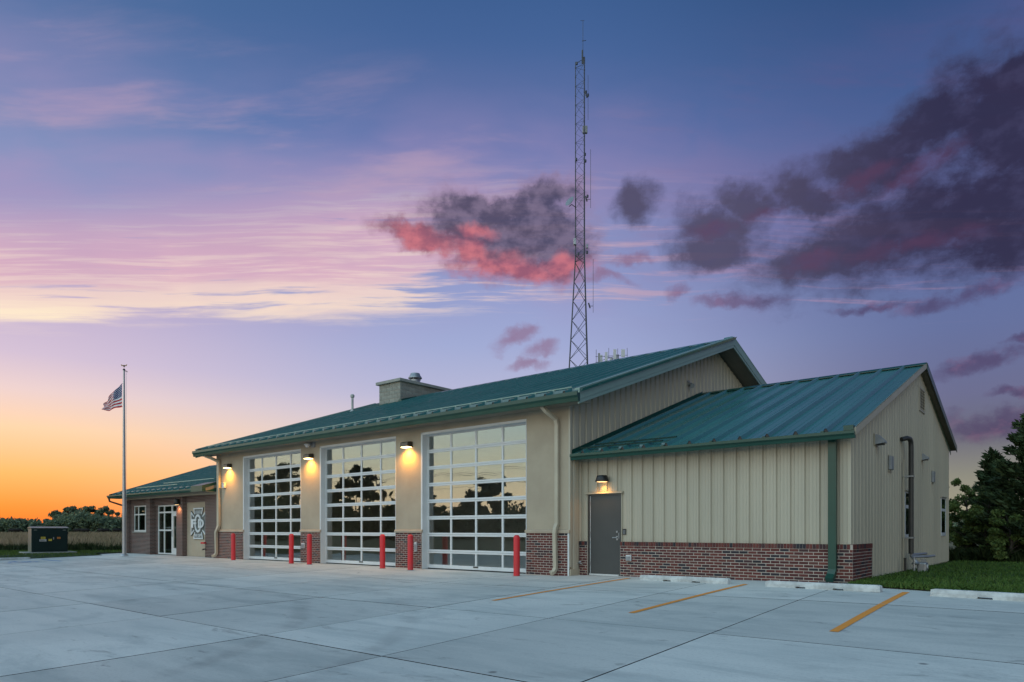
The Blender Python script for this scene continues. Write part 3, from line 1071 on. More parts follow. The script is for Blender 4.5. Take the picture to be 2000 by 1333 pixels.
def course_wall(parent, origin, direc, length, z0, rows, T=0.045, first_half=False, L=0.203, H=0.0677, joint=0.0135):
    """running bond; origin = left lower corner on the brick face, direc = unit vector along the wall (outward normal to its right)"""
    d = Vector(direc)
    ang = math.atan2(d.y, d.x)
    for r in range(rows):
        u = -(L / 2 if (r % 2) ^ first_half else 0.0)
        while u < length - 0.02:
            a, b = max(u, 0.0), min(u + L, length)
            u += L
            if b - a < 0.03:
                continue
            w = (b - a) - joint
            c = Vector(origin) + d * ((a + b) / 2) + Vector((0, 0, z0 + (r + 0.5) * H))
            n = Vector((d.y, -d.x, 0))
            c = c + n * rnd.uniform(-0.002, 0.002)
            mt = Matrix.Translation(c) @ Matrix.Rotation(ang, 4, 'Z')
            v = c - CAMP
            sc = w * abs(v.normalized().dot(n)) / v.length
            brick_list.append((sc, parent, mt, (w, H - joint, T, pick_brick())))


def rowlock(parent, origin, direc, length, z0, H=0.107, W=0.0677, T=0.10, joint=0.010):
    d = Vector(direc)
    ang = math.atan2(d.y, d.x)
    n = Vector((d.y, -d.x, 0))
    k_ = int(length / W)
    W = length / k_
    for i in range(k_):
        c = Vector(origin) + d * ((i + 0.5) * W) + Vector((0, 0, z0 + H / 2)) + n * rnd.uniform(-0.002, 0.002)
        mt = Matrix.Translation(c) @ Matrix.Rotation(ang, 4, 'Z')
        v = c - CAMP
        brick_list.append((W * 1.6 * abs(v.normalized().dot(n)) / v.length, parent, mt, (W - joint, H - joint * 0.4, T, pick_brick())))


for pi_, (a, b) in enumerate(PIERS):
    w = MB().box(a + 0.002, b - 0.002, -0.0262, -0.0005, -0.02, 1.164).build('wainscot', M['mortar'], station)
    bb = b if pi_ < 3 else b - 0.035
    course_wall(w, (a, -0.030, 0.0), (1, 0, 0), bb - a, 0.012, 17, T=0.025, first_half=pi_ % 2 == 1)

# corner trims
MB().box(XR - 0.035, XR + 0.012, -0.034, -0.0205, 0.0, 1.16).build('corner_trim', M['white_metal'], station)
MB().box(XR - 0.02, XR + 0.036, -0.012, 0.085, 0.26, 4.62).build('corner_trim', M['siding'], station)

# ---------------- overhead doors
DW = 4.245


def pane_mesh(w, h):
    m = MB().box(-w / 2, w / 2, -0.004, 0.004, -h / 2, h / 2)
    return m.mesh('pane', M['glass_door'])


SEC = 4.27 / 8
COLW = DW / 4
ST, RL = 0.066, 0.062
pane_w, pane_h = COLW - ST + 0.012, SEC - 2 * (RL - 0.018)
pm = pane_mesh(pane_w, pane_h)
pm_low = pane_mesh(pane_w, pane_h - 0.055)


def section_mesh(bottom=False):
    m = MB()
    y0, y1 = -0.022, 0.022
    rb = RL + (0.055 if bottom else 0) - 0.018
    rt = RL - 0.018
    h0, h1 = 0.004, SEC - 0.004
    m.box(-DW / 2, DW / 2, y0, y1, h0, h0 + rb)
    m.box(-DW / 2, DW / 2, y0, y1, h1 - rt, h1)
    for c in range(5):
        x = -DW / 2 + c * COLW
        hw = ST / 2
        xa, xb = max(x - hw, -DW / 2), min(x + hw, DW / 2)
        if c in (0, 4):
            xa, xb = (x, x + 0.06) if c == 0 else (x - 0.06, x)
        m.box(xa, xb, y0 + 0.001, y1 - 0.001, h0 + rb, h1 - rt)
    # glazing beads round each opening
    for c in range(4):
        xa = -DW / 2 + c * COLW + (0.06 if c == 0 else ST / 2)
        xb = -DW / 2 + (c + 1) * COLW - (0.06 if c == 3 else ST / 2)
        m.box(xa, xb, -0.010, 0.010, h0 + rb, h0 + rb + 0.010)
        m.box(xa, xb, -0.010, 0.010, h1 - rt - 0.010, h1 - rt)
    return m.mesh('door_section', M['white_metal'])


sm, sm_low = section_mesh(), section_mesh(True)
DLAB = ['far', 'middle', 'near']
for di, (a, b) in enumerate(OPEN):
    cx = (a + b) / 2
    yd = 0.235
    od = MB().box(cx - DW / 2, cx + DW / 2, yd - 0.02, yd + 0.02, 0.004, 0.030).build('overhead_door', M['rubber'], station)
    for s in range(8):
        o = link('door_section', sm_low if s == 0 else sm, od, (cx, yd, 0.034 + s * SEC))
        for c in range(4):
            x = cx - DW / 2 + (c + 0.5) * COLW
            h = pane_h - (0.055 if s == 0 else 0)
            zc = 0.034 + s * SEC + SEC / 2 + (0.0275 if s == 0 else 0)
            link('pane', pm_low if s == 0 else pm, od, (x, yd, zc)).rotation_euler = (rnd.gauss(0, 0.0035), 0, rnd.gauss(0, 0.0035))
    m = MB()
    m.box(cx - 0.1, cx + 0.1, yd - 0.04, yd - 0.024, 0.10, 0.14)
    m.build('lift_handle', M['dark_metal'], od)
    # jamb and head covers
    fr = MB()
    fr.box(a + 0.0005, a + 0.02, -0.012, 0.21, 0.005, DH - 0.002)
    fr.box(a - 0.045, a + 0.0005, -0.014, -0.0008, 1.262, DH + 0.05)
    fr.box(b - 0.02, b - 0.0005, -0.012, 0.21, 0.005, DH - 0.002)
    fr.box(a + 0.02, b - 0.02, -0.012, 0.21, DH - 0.022, DH - 0.002)
    fr.box(a - 0.045, b, -0.014, -0.0008, DH + 0.0, DH + 0.05)
    # tracks / stops behind the jambs
    fr.box(a + 0.02, a + 0.04, 0.19, 0.212, 0.005, DH - 0.022)
    fr.box(b - 0.04, b - 0.02, 0.19, 0.212, 0.005, DH - 0.022)
    fr.box(a + 0.04, b - 0.04, 0.19, 0.212, DH - 0.045, DH - 0.022)
    fr.build('door_frame', M['white_metal'], station)


# ---------------- ribbed metal siding
PROF = [(0.0, 0.0), (0.062, 0.0), (0.084, 0.042), (0.135, 0.042), (0.142, 0.048), (0.154, 0.048), (0.161, 0.042), (0.212, 0.042), (0.219, 0.048), (0.231, 0.048), (0.238, 0.042), (0.283, 0.042)]
PITCH = 0.305


def siding(parent, origin, direc, length, zlo, zhi, panel=0.915):
    """ribbed sheet panels; zlo/zhi functions of distance along the wall"""
    d = Vector(direc)
    n = Vector((d.y, -d.x, 0))
    s = 0.0
    while s < length - 0.01:
        e = min(s + panel, length)
        us = []
        kpi = 0
        while s + kpi * PITCH < e - 1e-6:
            for (u, h) in PROF:
                t = s + kpi * PITCH + u
                if t <= e + 1e-6:
                    us.append((t, h))
            kpi += 1
        us.append((e, 0.0))
        vs, fs = [], []
        for (t, h) in us:
            p = Vector(origin) + d * t + n * (0.002 + h)
            vs.append((p.x, p.y, zlo(t)))
            vs.append((p.x, p.y, zhi(t)))
        for i in range(len(us) - 1):
            fs.append((2 * i, 2 * i + 2, 2 * i + 3, 2 * i + 1))
        # screws
        m = MB().add(vs, fs)
        for zz in (zlo(s) + 0.06, (zlo(s) * 0.55 + zhi(s) * 0.45)):
            for kk in range(kpi):
                t = s + kk * PITCH + 0.10
                if t < e and zz < zhi(t) - 0.1:
                    p = Vector(origin) + d * t + n * 0.002
                    q = p + n * 0.008
                    r_ = 0.007
                    m.add([(q.x - d.x * r_, q.y - d.y * r_, zz - r_), (q.x + d.x * r_, q.y + d.y * r_, zz - r_), (q.x + d.x * r_, q.y + d.y * r_, zz + r_), (q.x - d.x * r_, q.y - d.y * r_, zz + r_)], [(0, 1, 2, 3)], 1)
        me = m.mesh('siding_panel', [M['siding'], M['tan_trim']])
        link('siding_panel', me, parent)
        s = e


YR, ZE, YE = 9.4, 4.75, -0.60     # main roof ridge line, eave height, eave line
ZR = ZE + SL * (YR - YE)


def main_top(y):
    return ZR - SL * abs(y - YR)


# shell of the bay hall
gw = MB()
gw.prism([(0.285, 0.0), (18.8, 0.0), (18.8, main_top(18.8) - 0.28), (YR, ZR - 0.28), (0.285, main_top(0.285) - 0.28)], 'x', XR - 0.20, XR - 0.004)
gable_wall = gw.build('gable_wall', M['tan_trim'], station)
siding(gable_wall, (XR, 0.085, 0.0), (0, 1, 0), 13.8, lambda t: 0.20, lambda t: main_top(0.085 + t) - 0.29)
MB().box(XR - 0.003, XR + 0.045, 0.0, 0.50, 0.03, 0.20).build('base_trim', M['tan_trim'], station)
lw_ = MB()
lw_.prism([(0.285, 0.0), (18.8, 0.0), (18.8, main_top(18.8) - 0.28), (YR, ZR - 0.28), (0.285, main_top(0.285) - 0.28)], 'x', XL + 0.004, XL + 0.20)
lw_.build('side_wall', M['tan_trim'], station)
MB().box(XL + 0.2, XR - 0.2, 13.0, 13.15, 0.0, 4.62).build('backing_wall', M['interior'], station)  # added wall: catches daylight so the hall behind the panes reads grey
MB().box(XL + 0.2, XR - 0.2, 18.6, 18.8, 0.0, main_top(18.6) - 0.29).build('rear_wall', M['interior'], station)
MB().box(XL + 0.2, XR - 0.2, 0.36, 18.6, -0.05, 0.0).build('floor_slab', M['interior_floor'], station)
# inner lining keeps the hall dim
MB().box(XL + 0.2, XR - 0.2, 0.30, 18.6, 4.62, 4.66).build('ceiling', M['interior'], station)


def roof_panel_mesh(L, slope, W=0.61, name='roof_panel'):
    """one sheet with a rib along its left edge, eave end at local origin, running up towards +y"""
    prof = [(-0.020, 0.075), (0.020, 0.075), (0.060, 0.0), (0.21, 0.0), (0.225, 0.006), (0.24, 0.0), (0.39, 0.0), (0.405, 0.006), (0.42, 0.0), (0.550, 0.0), (0.590, 0.075)]
    ca = 1 / math.sqrt(1 + slope * slope)
    vs, fs = [], []
    for (u, h) in prof:
        vs.append((u, -h * slope * ca * 0, h))
        vs.append((u, L, L * slope + h))
    for i in range(len(prof) - 1):
        fs.append((2 * i, 2 * i + 2, 2 * i + 3, 2 * i + 1))
    # dark closure plug at the open rib end
    m = MB().add(vs, fs)
    m.add([(-0.05, 0.012, 0.0), (0.05, 0.012, 0.0), (0.017, 0.012, 0.073), (-0.017, 0.012, 0.073)], [(0, 1, 2, 3)], 1)
    return m.mesh(name, [M['roof_green'], M['black']])


def gutter(parent, x0, x1, y0, z0, w=0.15, h=0.16, mat=None):
    """K-style gutter along x: back at y0, open top at z0"""
    g = MB()
    pts = [(y0, z0), (y0, z0 - h), (y0 - w * 0.62, z0 - h), (y0 - w * 0.72, z0 - h * 0.62), (y0 - w, z0 - h * 0.40), (y0 - w, z0 - 0.004), (y0 - w + 0.02, z0 - 0.004), (y0 - w + 0.02, z0 - 0.03), (y0 - 0.012, z0 - 0.03), (y0 - 0.012, z0)]
    g.prism(pts, 'x', x0, x1)
    return g.build('gutter', mat or M['gutter_green'], parent)


# ---------------- main roof
RX0, RX1 = -30.34, -9.80
th = 0.20
deck = MB()
yb_ = 2 * YR - YE


def zroof(y):
    return ZR - SL * abs(y - YR)


deck.prism([(YE + 0.02, zroof(YE + 0.02) - 0.012), (YR, ZR - 0.012), (yb_, zroof(yb_) - 0.012), (yb_, zroof(yb_) - th), (YR, ZR - th - 0.03), (YE + 0.02, zroof(YE + 0.02) - th)], 'x', RX0 + 0.02, RX1 - 0.02)
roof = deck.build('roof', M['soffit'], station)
rp = roof_panel_mesh(YR - YE, SL)
x = RX1 - 0.46
i = 0
while x > RX0 - 0.02:
    link('roof_panel', rp, roof, (x, YE, ZE))
    x -= 0.61
last_x = x + 0.61
# rear slope in one sheet
MB().prism([(YR, ZR), (yb_, zroof(yb_)), (yb_, zroof(yb_) - 0.01), (YR, ZR - 0.01)], 'x', RX0, RX1).build('rear_sheet', M['roof_green'], roof)
# rake trims and fascia at both gable ends
for (xa, xb, sgn) in ((RX1 - 0.02, RX1 + 0.02, 1), (RX0 - 0.02, RX0 + 0.02, -1)):
    fa = MB()
    for (ya, yb2, s_) in ((YE, YR, 1), (YR, yb_, -1)):
        za, zb = zroof(ya), zroof(yb2)
        fa.prism([(ya, za + 0.055), (yb2, zb + 0.055), (yb2, zb - 0.20), (ya, za - 0.20)], 'x', xa, xb)
    fa.build('fascia', M['fascia_grey'], roof)
    fb = MB()
    for (ya, yb2) in ((YE, YR), (YR, yb_)):
        za, zb = zroof(ya), zroof(yb2)
        fb.prism([(ya, za - 0.205), (yb2, zb - 0.205), (yb2, zb - 0.30), (ya, za - 0.30)], 'x', xa - 0.012 * sgn, xb - 0.012 * sgn)
        fb.prism([(ya, za + 0.10), (yb2, zb + 0.10), (yb2, zb + 0.057), (ya, za + 0.057)], 'x', (xa if sgn > 0 else xb) - 0.11 * sgn, (xb if sgn > 0 else xa) + 0.006 * sgn)
    fb.build('rake_trim', M['fascia_grey'], roof)
rc = MB()
rc.prism([(YR - 0.22, zroof(YR - 0.22) + 0.052), (YR, ZR + 0.075), (YR + 0.22, zroof(YR + 0.22) + 0.052), (YR + 0.22, zroof(YR + 0.22) + 0.042), (YR, ZR + 0.06), (YR - 0.22, zroof(YR - 0.22) + 0.042)], 'x', RX0 - 0.01, RX1 - 0.12)
rc.prism([(YR - 0.14, zroof(YR - 0.14) + 0.06), (YR, ZR + 0.12), (YR + 0.14, zroof(YR + 0.14) + 0.06)], 'x', RX1 - 0.34, RX1 - 0.04)
rc.build('ridge_cap', M['roof_green'], roof)
# filler plates between ribs below the ridge cap
gutter(roof, RX0 - 0.06, RX1 + 0.03, YE + 0.015, ZE + 0.0, 0.14, 0.245)
# snow guard: rail on rib clamps and clear plates along the eave
sg = MB()
sg.box(-30.2, -10.30, -0.20, -0.165, zroof(-0.18) + 0.085, zroof(-0.18) + 0.115)
x = RX1 - 0.46
while x > RX0:
    if x < -10.3:
        sg.box(x - 0.025, x + 0.025, -0.23, -0.14, zroof(-0.2) + 0.03, zroof(-0.18) + 0.085)
    x -= 0.61
sg.build('snow_rail', M['fascia_grey'], roof)
x = RX1 - 0.46
pl = MB().prism([(0.0, 0.0), (0.16, 0.16 * SL), (0.16, 0.16 * SL + 0.075), (0.145, 0.145 * SL + 0.075), (0.14, 0.14 * SL + 0.008), (0.0, 0.008)], 'x', 0.09, 0.50).mesh('snow_guard', M['guard_metal'])
while x > RX0:
    link('snow_guard', pl, roof, (x, -0.50, zroof(-0.50) + 0.003))
    x -= 0.61
# soffit board under the eave
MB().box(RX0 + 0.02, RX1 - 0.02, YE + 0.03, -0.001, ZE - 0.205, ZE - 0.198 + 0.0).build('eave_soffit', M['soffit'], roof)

# ---------------- annex on the right
AX0, AX1 = -10.5, -3.74
AY = 0.52
AYE, AZE, AYR = 0.06, 3.272, 8.2
AZR = AZE + SL * (AYR - AYE)
AYB = 14.33
ASB = (AZR - 4.22) / (AYB - AYR)


def azr(y):
    return AZE + SL * (y - AYE) if y <= AYR else AZR - ASB * (y - AYR)


DLX, DRX, DTZ = -10.215, -9.215, 2.20
aw = MB()
aw.box(AX0, DLX, AY, AY + 0.15, 0.0, 3.30)
aw.box(DRX, AX1, AY, AY + 0.15, 0.0, 3.30)
aw.box(DLX, DRX, AY, AY + 0.15, DTZ, 3.30)
annex_wall = aw.build('annex_wall', M['tan_trim'], station)
siding(annex_wall, (-10.46, AY, 0), (1, 0, 0), -10.235 + 10.46, lambda t: 0.93, lambda t: 3.30)
siding(annex_wall, (-10.235, AY, 0), (1, 0, 0), 1.04, lambda t: 2.265, lambda t: 3.30)
siding(annex_wall, (-9.195, AY, 0), (1, 0, 0), AX1 - 0.02 + 9.195, lambda t: 0.93, lambda t: 3.30)
tr = MB()
tr.box(-10.25, -10.20, AY - 0.035, AY - 0.002, 0.93, 2.23)
tr.box(-9.225, -9.19, AY - 0.035, AY - 0.002, 0.93, 2.23)
tr.box(AX1 - 0.035, AX1 + 0.035, AY - 0.037, AY - 0.001, 0.945, 3.26)
tr.box(AX1 + 0.001, AX1 + 0.036, AY - 0.001, AY + 0.06, 0.945, 3.26)
tr.box(-10.4905, -10.455, AY - 0.03, AY - 0.001, 0.93, 3.3)
tr.build('corner_trim', M['siding'], station)
ag = MB()
ag.prism([(AY + 0.152, 0.0), (13.92, 0.0), (13.92, azr(13.92) - 0.12), (AYR, AZR - 0.14), (AY + 0.152, azr(AY + 0.152) - 0.12)], 'x', AX1 - 0.16, AX1 - 0.002)
annex_gable = ag.build('annex_gable_wall', M['tan_trim'], station)
siding(annex_gable, (AX1, AY + 0.06, 0), (0, 1, 0), 13.92 - AY - 0.06, lambda t: 0.14 if t + AY + 0.06 > 2.05 else 0.94, lambda t: azr(AY + 0.06 + t) - 0.13)
MB().box(AX0, AX1 - 0.16, 13.7, 13.92, 0, azr(13.9) - 0.2).build('rear_wall', M['tan_trim'], station)
# brick base of the annex with a turned corner
BF = 0.425
wb = MB()
wb.box(AX0 + 0.01, DLX - 0.005, BF + 0.004, AY - 0.0005, 0.0, 0.94)
wb.box(DRX + 0.005, -3.664, BF + 0.004, AY - 0.0005, 0.0, 0.94)
wb.box(AX1 + 0.001, -3.664, AY - 0.0005, 2.10, 0.0, 0.94)
annex_base = wb.build('wainscot', M['mortar'], station)
ROWS = 13
Z0B = 0.835 - ROWS * 0.0677
course_wall(annex_base, (AX0 + 0.01, BF, 0), (1, 0, 0), DLX - AX0 - 0.02, Z0B, ROWS, T=0.03)
course_wall(annex_base, (DRX + 0.006, BF, 0), (1, 0, 0), -3.66 - DRX - 0.006, Z0B, ROWS, T=0.03)
course_wall(annex_base, (-3.66, BF + 0.004, 0), (0, 1, 0), 2.12 - BF, Z0B, ROWS, T=0.03, first_half=True)
rowlock(annex_base, (AX0 + 0.01, BF - 0.010, 0), (1, 0, 0), DLX - AX0 - 0.02, 0.838)
rowlock(annex_base, (DRX + 0.006, BF - 0.010, 0), (1, 0, 0), -3.66 - DRX - 0.006 - 0.05, 0.838)
rowlock(annex_base, (-3.650, BF + 0.03, 0), (0, 1, 0), 2.13 - BF - 0.03, 0.838, T=0.08)

brick_list.sort(key=lambda t: -t[0])
for sc, par, mt, (L_, H_, T_, mi) in brick_list[:300]:
    o = link('brick', brick_mesh(L_, H_, T_, mi), par)
    o.matrix_parent_inverse = Matrix()
    o.matrix_local = par.matrix_basis.inverted() @ mt
rest = {}
for sc, par, mt, (L_, H_, T_, mi) in brick_list[300:]:
    me = brick_mesh(L_, H_, T_, mi)
    mbk = rest.setdefault(par.name, (par, MB()))[1]
    mbk.add([(mt @ v.co)[:] for v in me.vertices], [tuple(p.vertices) for p in me.polygons], mi)
allrest = MB()
for par, mbk in rest.values():
    o_ = len(allrest.v)
    allrest.v += mbk.v
    allrest.f += [tuple(i + o_ for i in f) for f in mbk.f]
    allrest.m += mbk.m
allrest.build('brick', BR, station)['kind'] = 'stuff'

# personnel door
pd = MB()
pd.box(DLX + 0.05, DRX - 0.05, AY - 0.035, AY + 0.01, 0.085, DTZ - 0.05)
ed = pd.build('entry_door', M['door_grey'], station)
ff = MB()
ff.box(DLX, DLX + 0.048, AY - 0.07, AY + 0.08, 0.05, DTZ)
ff.box(DRX - 0.048, DRX, AY - 0.05, AY + 0.08, 0.05, DTZ, 1)
ff.box(DLX + 0.048, DRX - 0.048, AY - 0.05, AY + 0.08, DTZ - 0.048, DTZ, 1)
ff.box(DLX + 0.046, DLX + 0.062, AY - 0.045, AY - 0.036, 0.085, DTZ - 0.05, 2)
ff.build('door_frame', [M['dark_metal'], M['door_grey'], M['white_metal']], ed)
MB().box(DLX + 0.048, DRX - 0.048, AY - 0.09, AY + 0.08, 0.045, 0.082).build('threshold', M['alum'], ed)
MB().prism([(AY - 0.10, 2.205), (AY - 0.005, 2.205), (AY - 0.005, 2.262), (AY - 0.04, 2.262), (AY - 0.10, 2.222)], 'x', DLX - 0.08, DRX + 0.06).build('drip_cap', M['tan_trim'], ed)
hd = MB()
hd.tube([(-9.33, AY - 0.036, 1.05), (-9.33, AY - 0.085, 1.05)], 0.022, 10)
hd.tube([(-9.32, AY - 0.085, 1.05), (-9.45, AY - 0.088, 1.045)], 0.012, 8)
hd.box(-9.355, -9.305, AY - 0.042, AY - 0.046, 0.98, 1.09)
hd.build('door_handle', M['galv'], ed, smooth=True)
hd = MB()
hd.tube([(-9.33, AY - 0.036, 1.20), (-9.33, AY - 0.055, 1.20)], 0.028, 12)
hd.build('deadbolt', M['galv'], ed, smooth=True)
hd = MB()
hd.box(-9.268, -9.250, AY - 0.075, AY - 0.051, 1.02, 1.18)
hd.build('strike_guard', M['galv'], ed)
for zz in (0.35, 1.15, 1.95):
    MB().tube([(DLX + 0.052, AY - 0.048, zz - 0.06), (DLX + 0.052, AY - 0.048, zz + 0.06)], 0.010, 8).build('hinge', M['galv'], ed)

# annex roof
ARX1 = -3.53
ad_ = MB()
ad_.prism([(AYE + 0.01, azr(AYE + 0.01) - 0.012), (AYR, AZR - 0.012), (AYB, azr(AYB) - 0.012), (AYB, azr(AYB) - 0.10), (AYR, AZR - 0.13), (AYE + 0.01, azr(AYE + 0.01) - 0.11)], 'x', AX0 + 0.03, ARX1 - 0.01)
aroof = ad_.build('roof', M['soffit'], station)
rp2 = roof_panel_mesh(AYR - AYE, SL)
x = -4.096
while x > AX0 + 0.02:
    link('roof_panel', rp2, aroof, (x, AYE, AZE))
    x -= 0.6045
half = MB().prism([(AYE, AZE), (AYR, AZR), (AYR, AZR + 0.006), (AYE, AZE + 0.006)], 'x', -10.47, -10.14)
half.build('roof_panel', M['roof_green'], aroof)
# wall flashing where the annex roof meets the bay gable
MB().prism([(AYE, AZE + 0.01), (AYR, AZR + 0.01), (AYR, AZR + 0.12), (AYE, AZE + 0.12)], 'x', -10.472, -10.455).build('wall_flashing', M['gutter_green'], aroof)
MB().prism([(AYR, AZR), (AYB, azr(AYB)), (AYB, azr(AYB) - 0.01), (AYR, AZR - 0.01)], 'x', AX0 + 0.03, ARX1).build('rear_sheet', M['roof_green'], aroof)
rc = MB()
rc.prism([(AYR - 0.17, azr(AYR - 0.17) + 0.052), (AYR, AZR + 0.075), (AYR + 0.17, azr(AYR + 0.17) + 0.052), (AYR + 0.17, azr(AYR + 0.17) + 0.03), (AYR, AZR + 0.05), (AYR - 0.17, azr(AYR - 0.17) + 0.03)], 'x', AX0 + 0.02, ARX1 + 0.02)
rc.build('ridge_cap', M['gutter_green'], aroof)
fa = MB()
fb = MB()
for (ya, yb2) in ((AYE - 0.02, AYR), (AYR, AYB)):
    za, zb = azr(ya), azr(yb2)
    fa.prism([(ya, za + 0.05), (yb2, zb + 0.05), (yb2, zb - 0.10), (ya, za - 0.10)], 'x', ARX1 - 0.01, ARX1 + 0.022)
    fb.prism([(ya + 0.45, azr(ya + 0.45) - 0.115 if ya < 5 else za - 0.115), (yb2, zb - 0.115), (yb2, zb - 0.25), (ya + 0.45, azr(ya + 0.45) - 0.25 if ya < 5 else za - 0.25)], 'x', AX1 + 0.048, AX1 + 0.060)
fa.build('fascia', M['tan_trim'], aroof)
fb.build('rake_trim', M['fascia_grey'], aroof)
fc = MB()
fc.prism([(AYR, AZR + 0.053), (AYB + 0.02, azr(AYB + 0.02) + 0.053), (AYB + 0.02, azr(AYB + 0.02) - 0.16), (AYR, AZR - 0.16)], 'x', ARX1 + 0.023, ARX1 + 0.04)
fc.build('rake_trim', M['gutter_green'], aroof)
gutter(aroof, -10.46, -3.52, AYE + 0.02, AZE - 0.012, 0.14, 0.16)
x = -4.096
kq = 0
while x > AX0:
    if kq % 2 == 0:
        MB().box(x - 0.07, x - 0.01, AYE - 0.10, AYE + 0.05, AZE - 0.012, AZE + 0.014).build('gutter_strap', M['gutter_green'], aroof)
    kq += 1
    x -= 0.6045
MB().box(-3.72, -3.54, AYE - 0.13, AYE + 0.04, AZE - 0.013, AZE + 0.085).build('gutter_end', M['gutter_green'], aroof)
for (xa, xb, yy_) in ((-10.08, -7.72, 0.62), (-10.36, -7.94, 0.30)):
    z = azr(yy_) + 0.06
    m = MB()
    m.prism([(yy_ - 0.03, z), (yy_ + 0.03, z + 0.02), (yy_ + 0.03, z + 0.05), (yy_ - 0.03, z + 0.035)], 'x', xa, xb)
    x = -4.096 - 0.6045 * 6
    while x > xa:
        if x < xb:
            m.box(x - 0.02, x + 0.02, yy_ - 0.025, yy_ + 0.025, z - 0.05, z + 0.002)
        x -= 0.6045
    m.build('snow_rail', M['rail_green'], aroof)
for i in range(4):
    x = -4.096 - 0.6045 * (7 + i) - 0.15 + 0.6045
    MB().prism([(0.16, azr(0.16) + 0.003), (0.24, azr(0.24) + 0.003), (0.24, azr(0.24) + 0.05), (0.23, azr(0.23) + 0.05), (0.225, azr(0.225) + 0.01), (0.16, azr(0.16) + 0.01)], 'x', x - 0.05, x + 0.05).build('snow_guard', M['guard_metal'], aroof)


def downspout(pts, w, d, name, mat, parent, normal=(0, -1, 0)):
    """rectangular pipe along a path lying in vertical planes"""
    pts = [Vector(p) for p in pts]
    m = MB()
    vs = []
    for i, p in enumerate(pts):
        if i == 0:
            t = pts[1] - pts[0]
        elif i == len(pts) - 1:
            t = pts[-1] - pts[-2]
        else:
            t = (pts[i + 1] - p).normalized() + (p - pts[i - 1]).normalized()
        t.normalize()
        side = Vector((1, 0, 0)) - t * t.x
        side.normalize()
        dep = t.cross(side).normalized()
        for (a, b) in ((-1, -1), (1, -1), (1, 1), (-1, 1)):
            vs.append(p + side * a * w / 2 + dep * b * d / 2)
    fs = []
    for i in range(len(pts) - 1):
        for j in range(4):
            fs.append((4 * i + j, 4 * i + (j + 1) % 4, 4 * i + 4 + (j + 1) % 4, 4 * i + 4 + j))
    fs += [(0, 1, 2, 3), tuple(range(len(vs) - 4, len(vs)))]
    m.add(vs, fs)
    return m.build(name, mat, parent)


# green downspout at the annex corner
downspout([(-4.03, 0.335, 3.13), (-4.03, 0.335, 2.0), (-4.03, 0.335, 0.42), (-4.045, 0.30, 0.30), (-4.06, 0.18, 0.20)], 0.155, 0.11, 'downspout', M['gutter_green'], station)
# tan downspouts on the bay front
downspout([(-11.02, -0.52, 4.62), (-11.02, -0.50, 4.50), (-10.96, -0.42, 4.40), (-10.87, -0.12, 4.22), (-10.86, -0.08, 4.08), (-10.86, -0.08, 1.42), (-10.88, -0.13, 1.28), (-10.885, -0.145, 1.16), (-10.885, -0.115, 0.22), (-10.91, -0.16, 0.12), (-10.95, -0.24, 0.08)], 0.105, 0.09, 'downspout', M['tan_trim'], station)
downspout([(-29.62, -0.52, 4.60), (-29.60, -0.50, 4.50), (-29.45, -0.35, 4.42), (-29.25, -0.09, 4.26), (-29.25, -0.08, 4.10), (-29.25, -0.08, 1.45), (-29.30, -0.13, 1.27), (-29.40, -0.135, 1.15), (-29.40, -0.115, 0.24), (-29.44, -0.16, 0.13), (-29.52, -0.26, 0.09)], 0.13, 0.10, 'downspout', M['tan_trim'], station)

# gable windows of the annex
for (ya, yb2, za, zb) in ((5.98, 6.66, 1.02, 2.30), (12.10, 13.08, 1.05, 2.36)):
    wf = MB()
    xo = AX1 + 0.0
    t = 0.045
    wf.box(xo - 0.01, xo + 0.066, ya, ya + t, za, zb)
    wf.box(xo - 0.01, xo + 0.066, yb2 - t, yb2, za, zb)
    wf.box(xo - 0.01, xo + 0.066, ya + t, yb2 - t, za, za + 0.11)
    wf.box(xo - 0.01, xo + 0.066, ya + t, yb2 - t, zb - 0.05, zb)
    wf.box(xo - 0.01, xo + 0.064, ya + t, yb2 - t, za + (zb - za) * 0.64, za + (zb - za) * 0.64 + 0.09)
    w_ = wf.build('window', M['white_metal'], station)
    for (a, b) in ((za + 0.11, za + (zb - za) * 0.64), (za + (zb - za) * 0.64 + 0.09, zb - 0.05)):
        MB().box(xo + 0.054, xo + 0.059, ya + t, yb2 - t, a, b).build('pane', M['glass_win'], w_)
    MB().box(xo + 0.046, xo + 0.050, ya + t, yb2 - t, za + 0.11, zb - 0.05).build('dark_backing', M['black'], w_)  # black sheet standing in for the dark room behind the panes
    MB().prism([(xo + 0.0, zb + 0.075), (xo + 0.0, zb + 0.002), (xo + 0.11, zb + 0.002), (xo + 0.11, zb + 0.022)], 'y', ya - 0.08, yb2 + 0.08).build('drip_cap', M['tan_trim'], w_)
# louvre high in the annex gable
lv = MB()
ya, yb2, za, zb = 8.07, 8.98, 4.76, 5.46
xo = AX1 + 0.03
lv.box(xo, xo + 0.04, ya, ya + 0.06, za, zb)
lv.box(xo, xo + 0.04, yb2 - 0.06, yb2, za, zb)
lv.box(xo, xo + 0.04, ya + 0.06, yb2 - 0.06, za, za + 0.05)
lv.box(xo, xo + 0.04, ya + 0.06, yb2 - 0.06, zb - 0.05, zb)
louv = lv.build('louvre', M['tan_trim'], station)
MB().box(xo - 0.005, xo + 0.004, ya + 0.06, yb2 - 0.06, za + 0.05, zb - 0.05).build('louvre_screen', M['black'], louv)
sl_me = MB().prism([(0.005, 0.045), (0.038, 0.0), (0.044, 0.004), (0.010, 0.05)], 'y', ya + 0.06, yb2 - 0.06).mesh('slat', M['tan_trim'])
for i in range(7):
    link('slat', sl_me, louv, (xo, 0, za + 0.055 + i * 0.086))

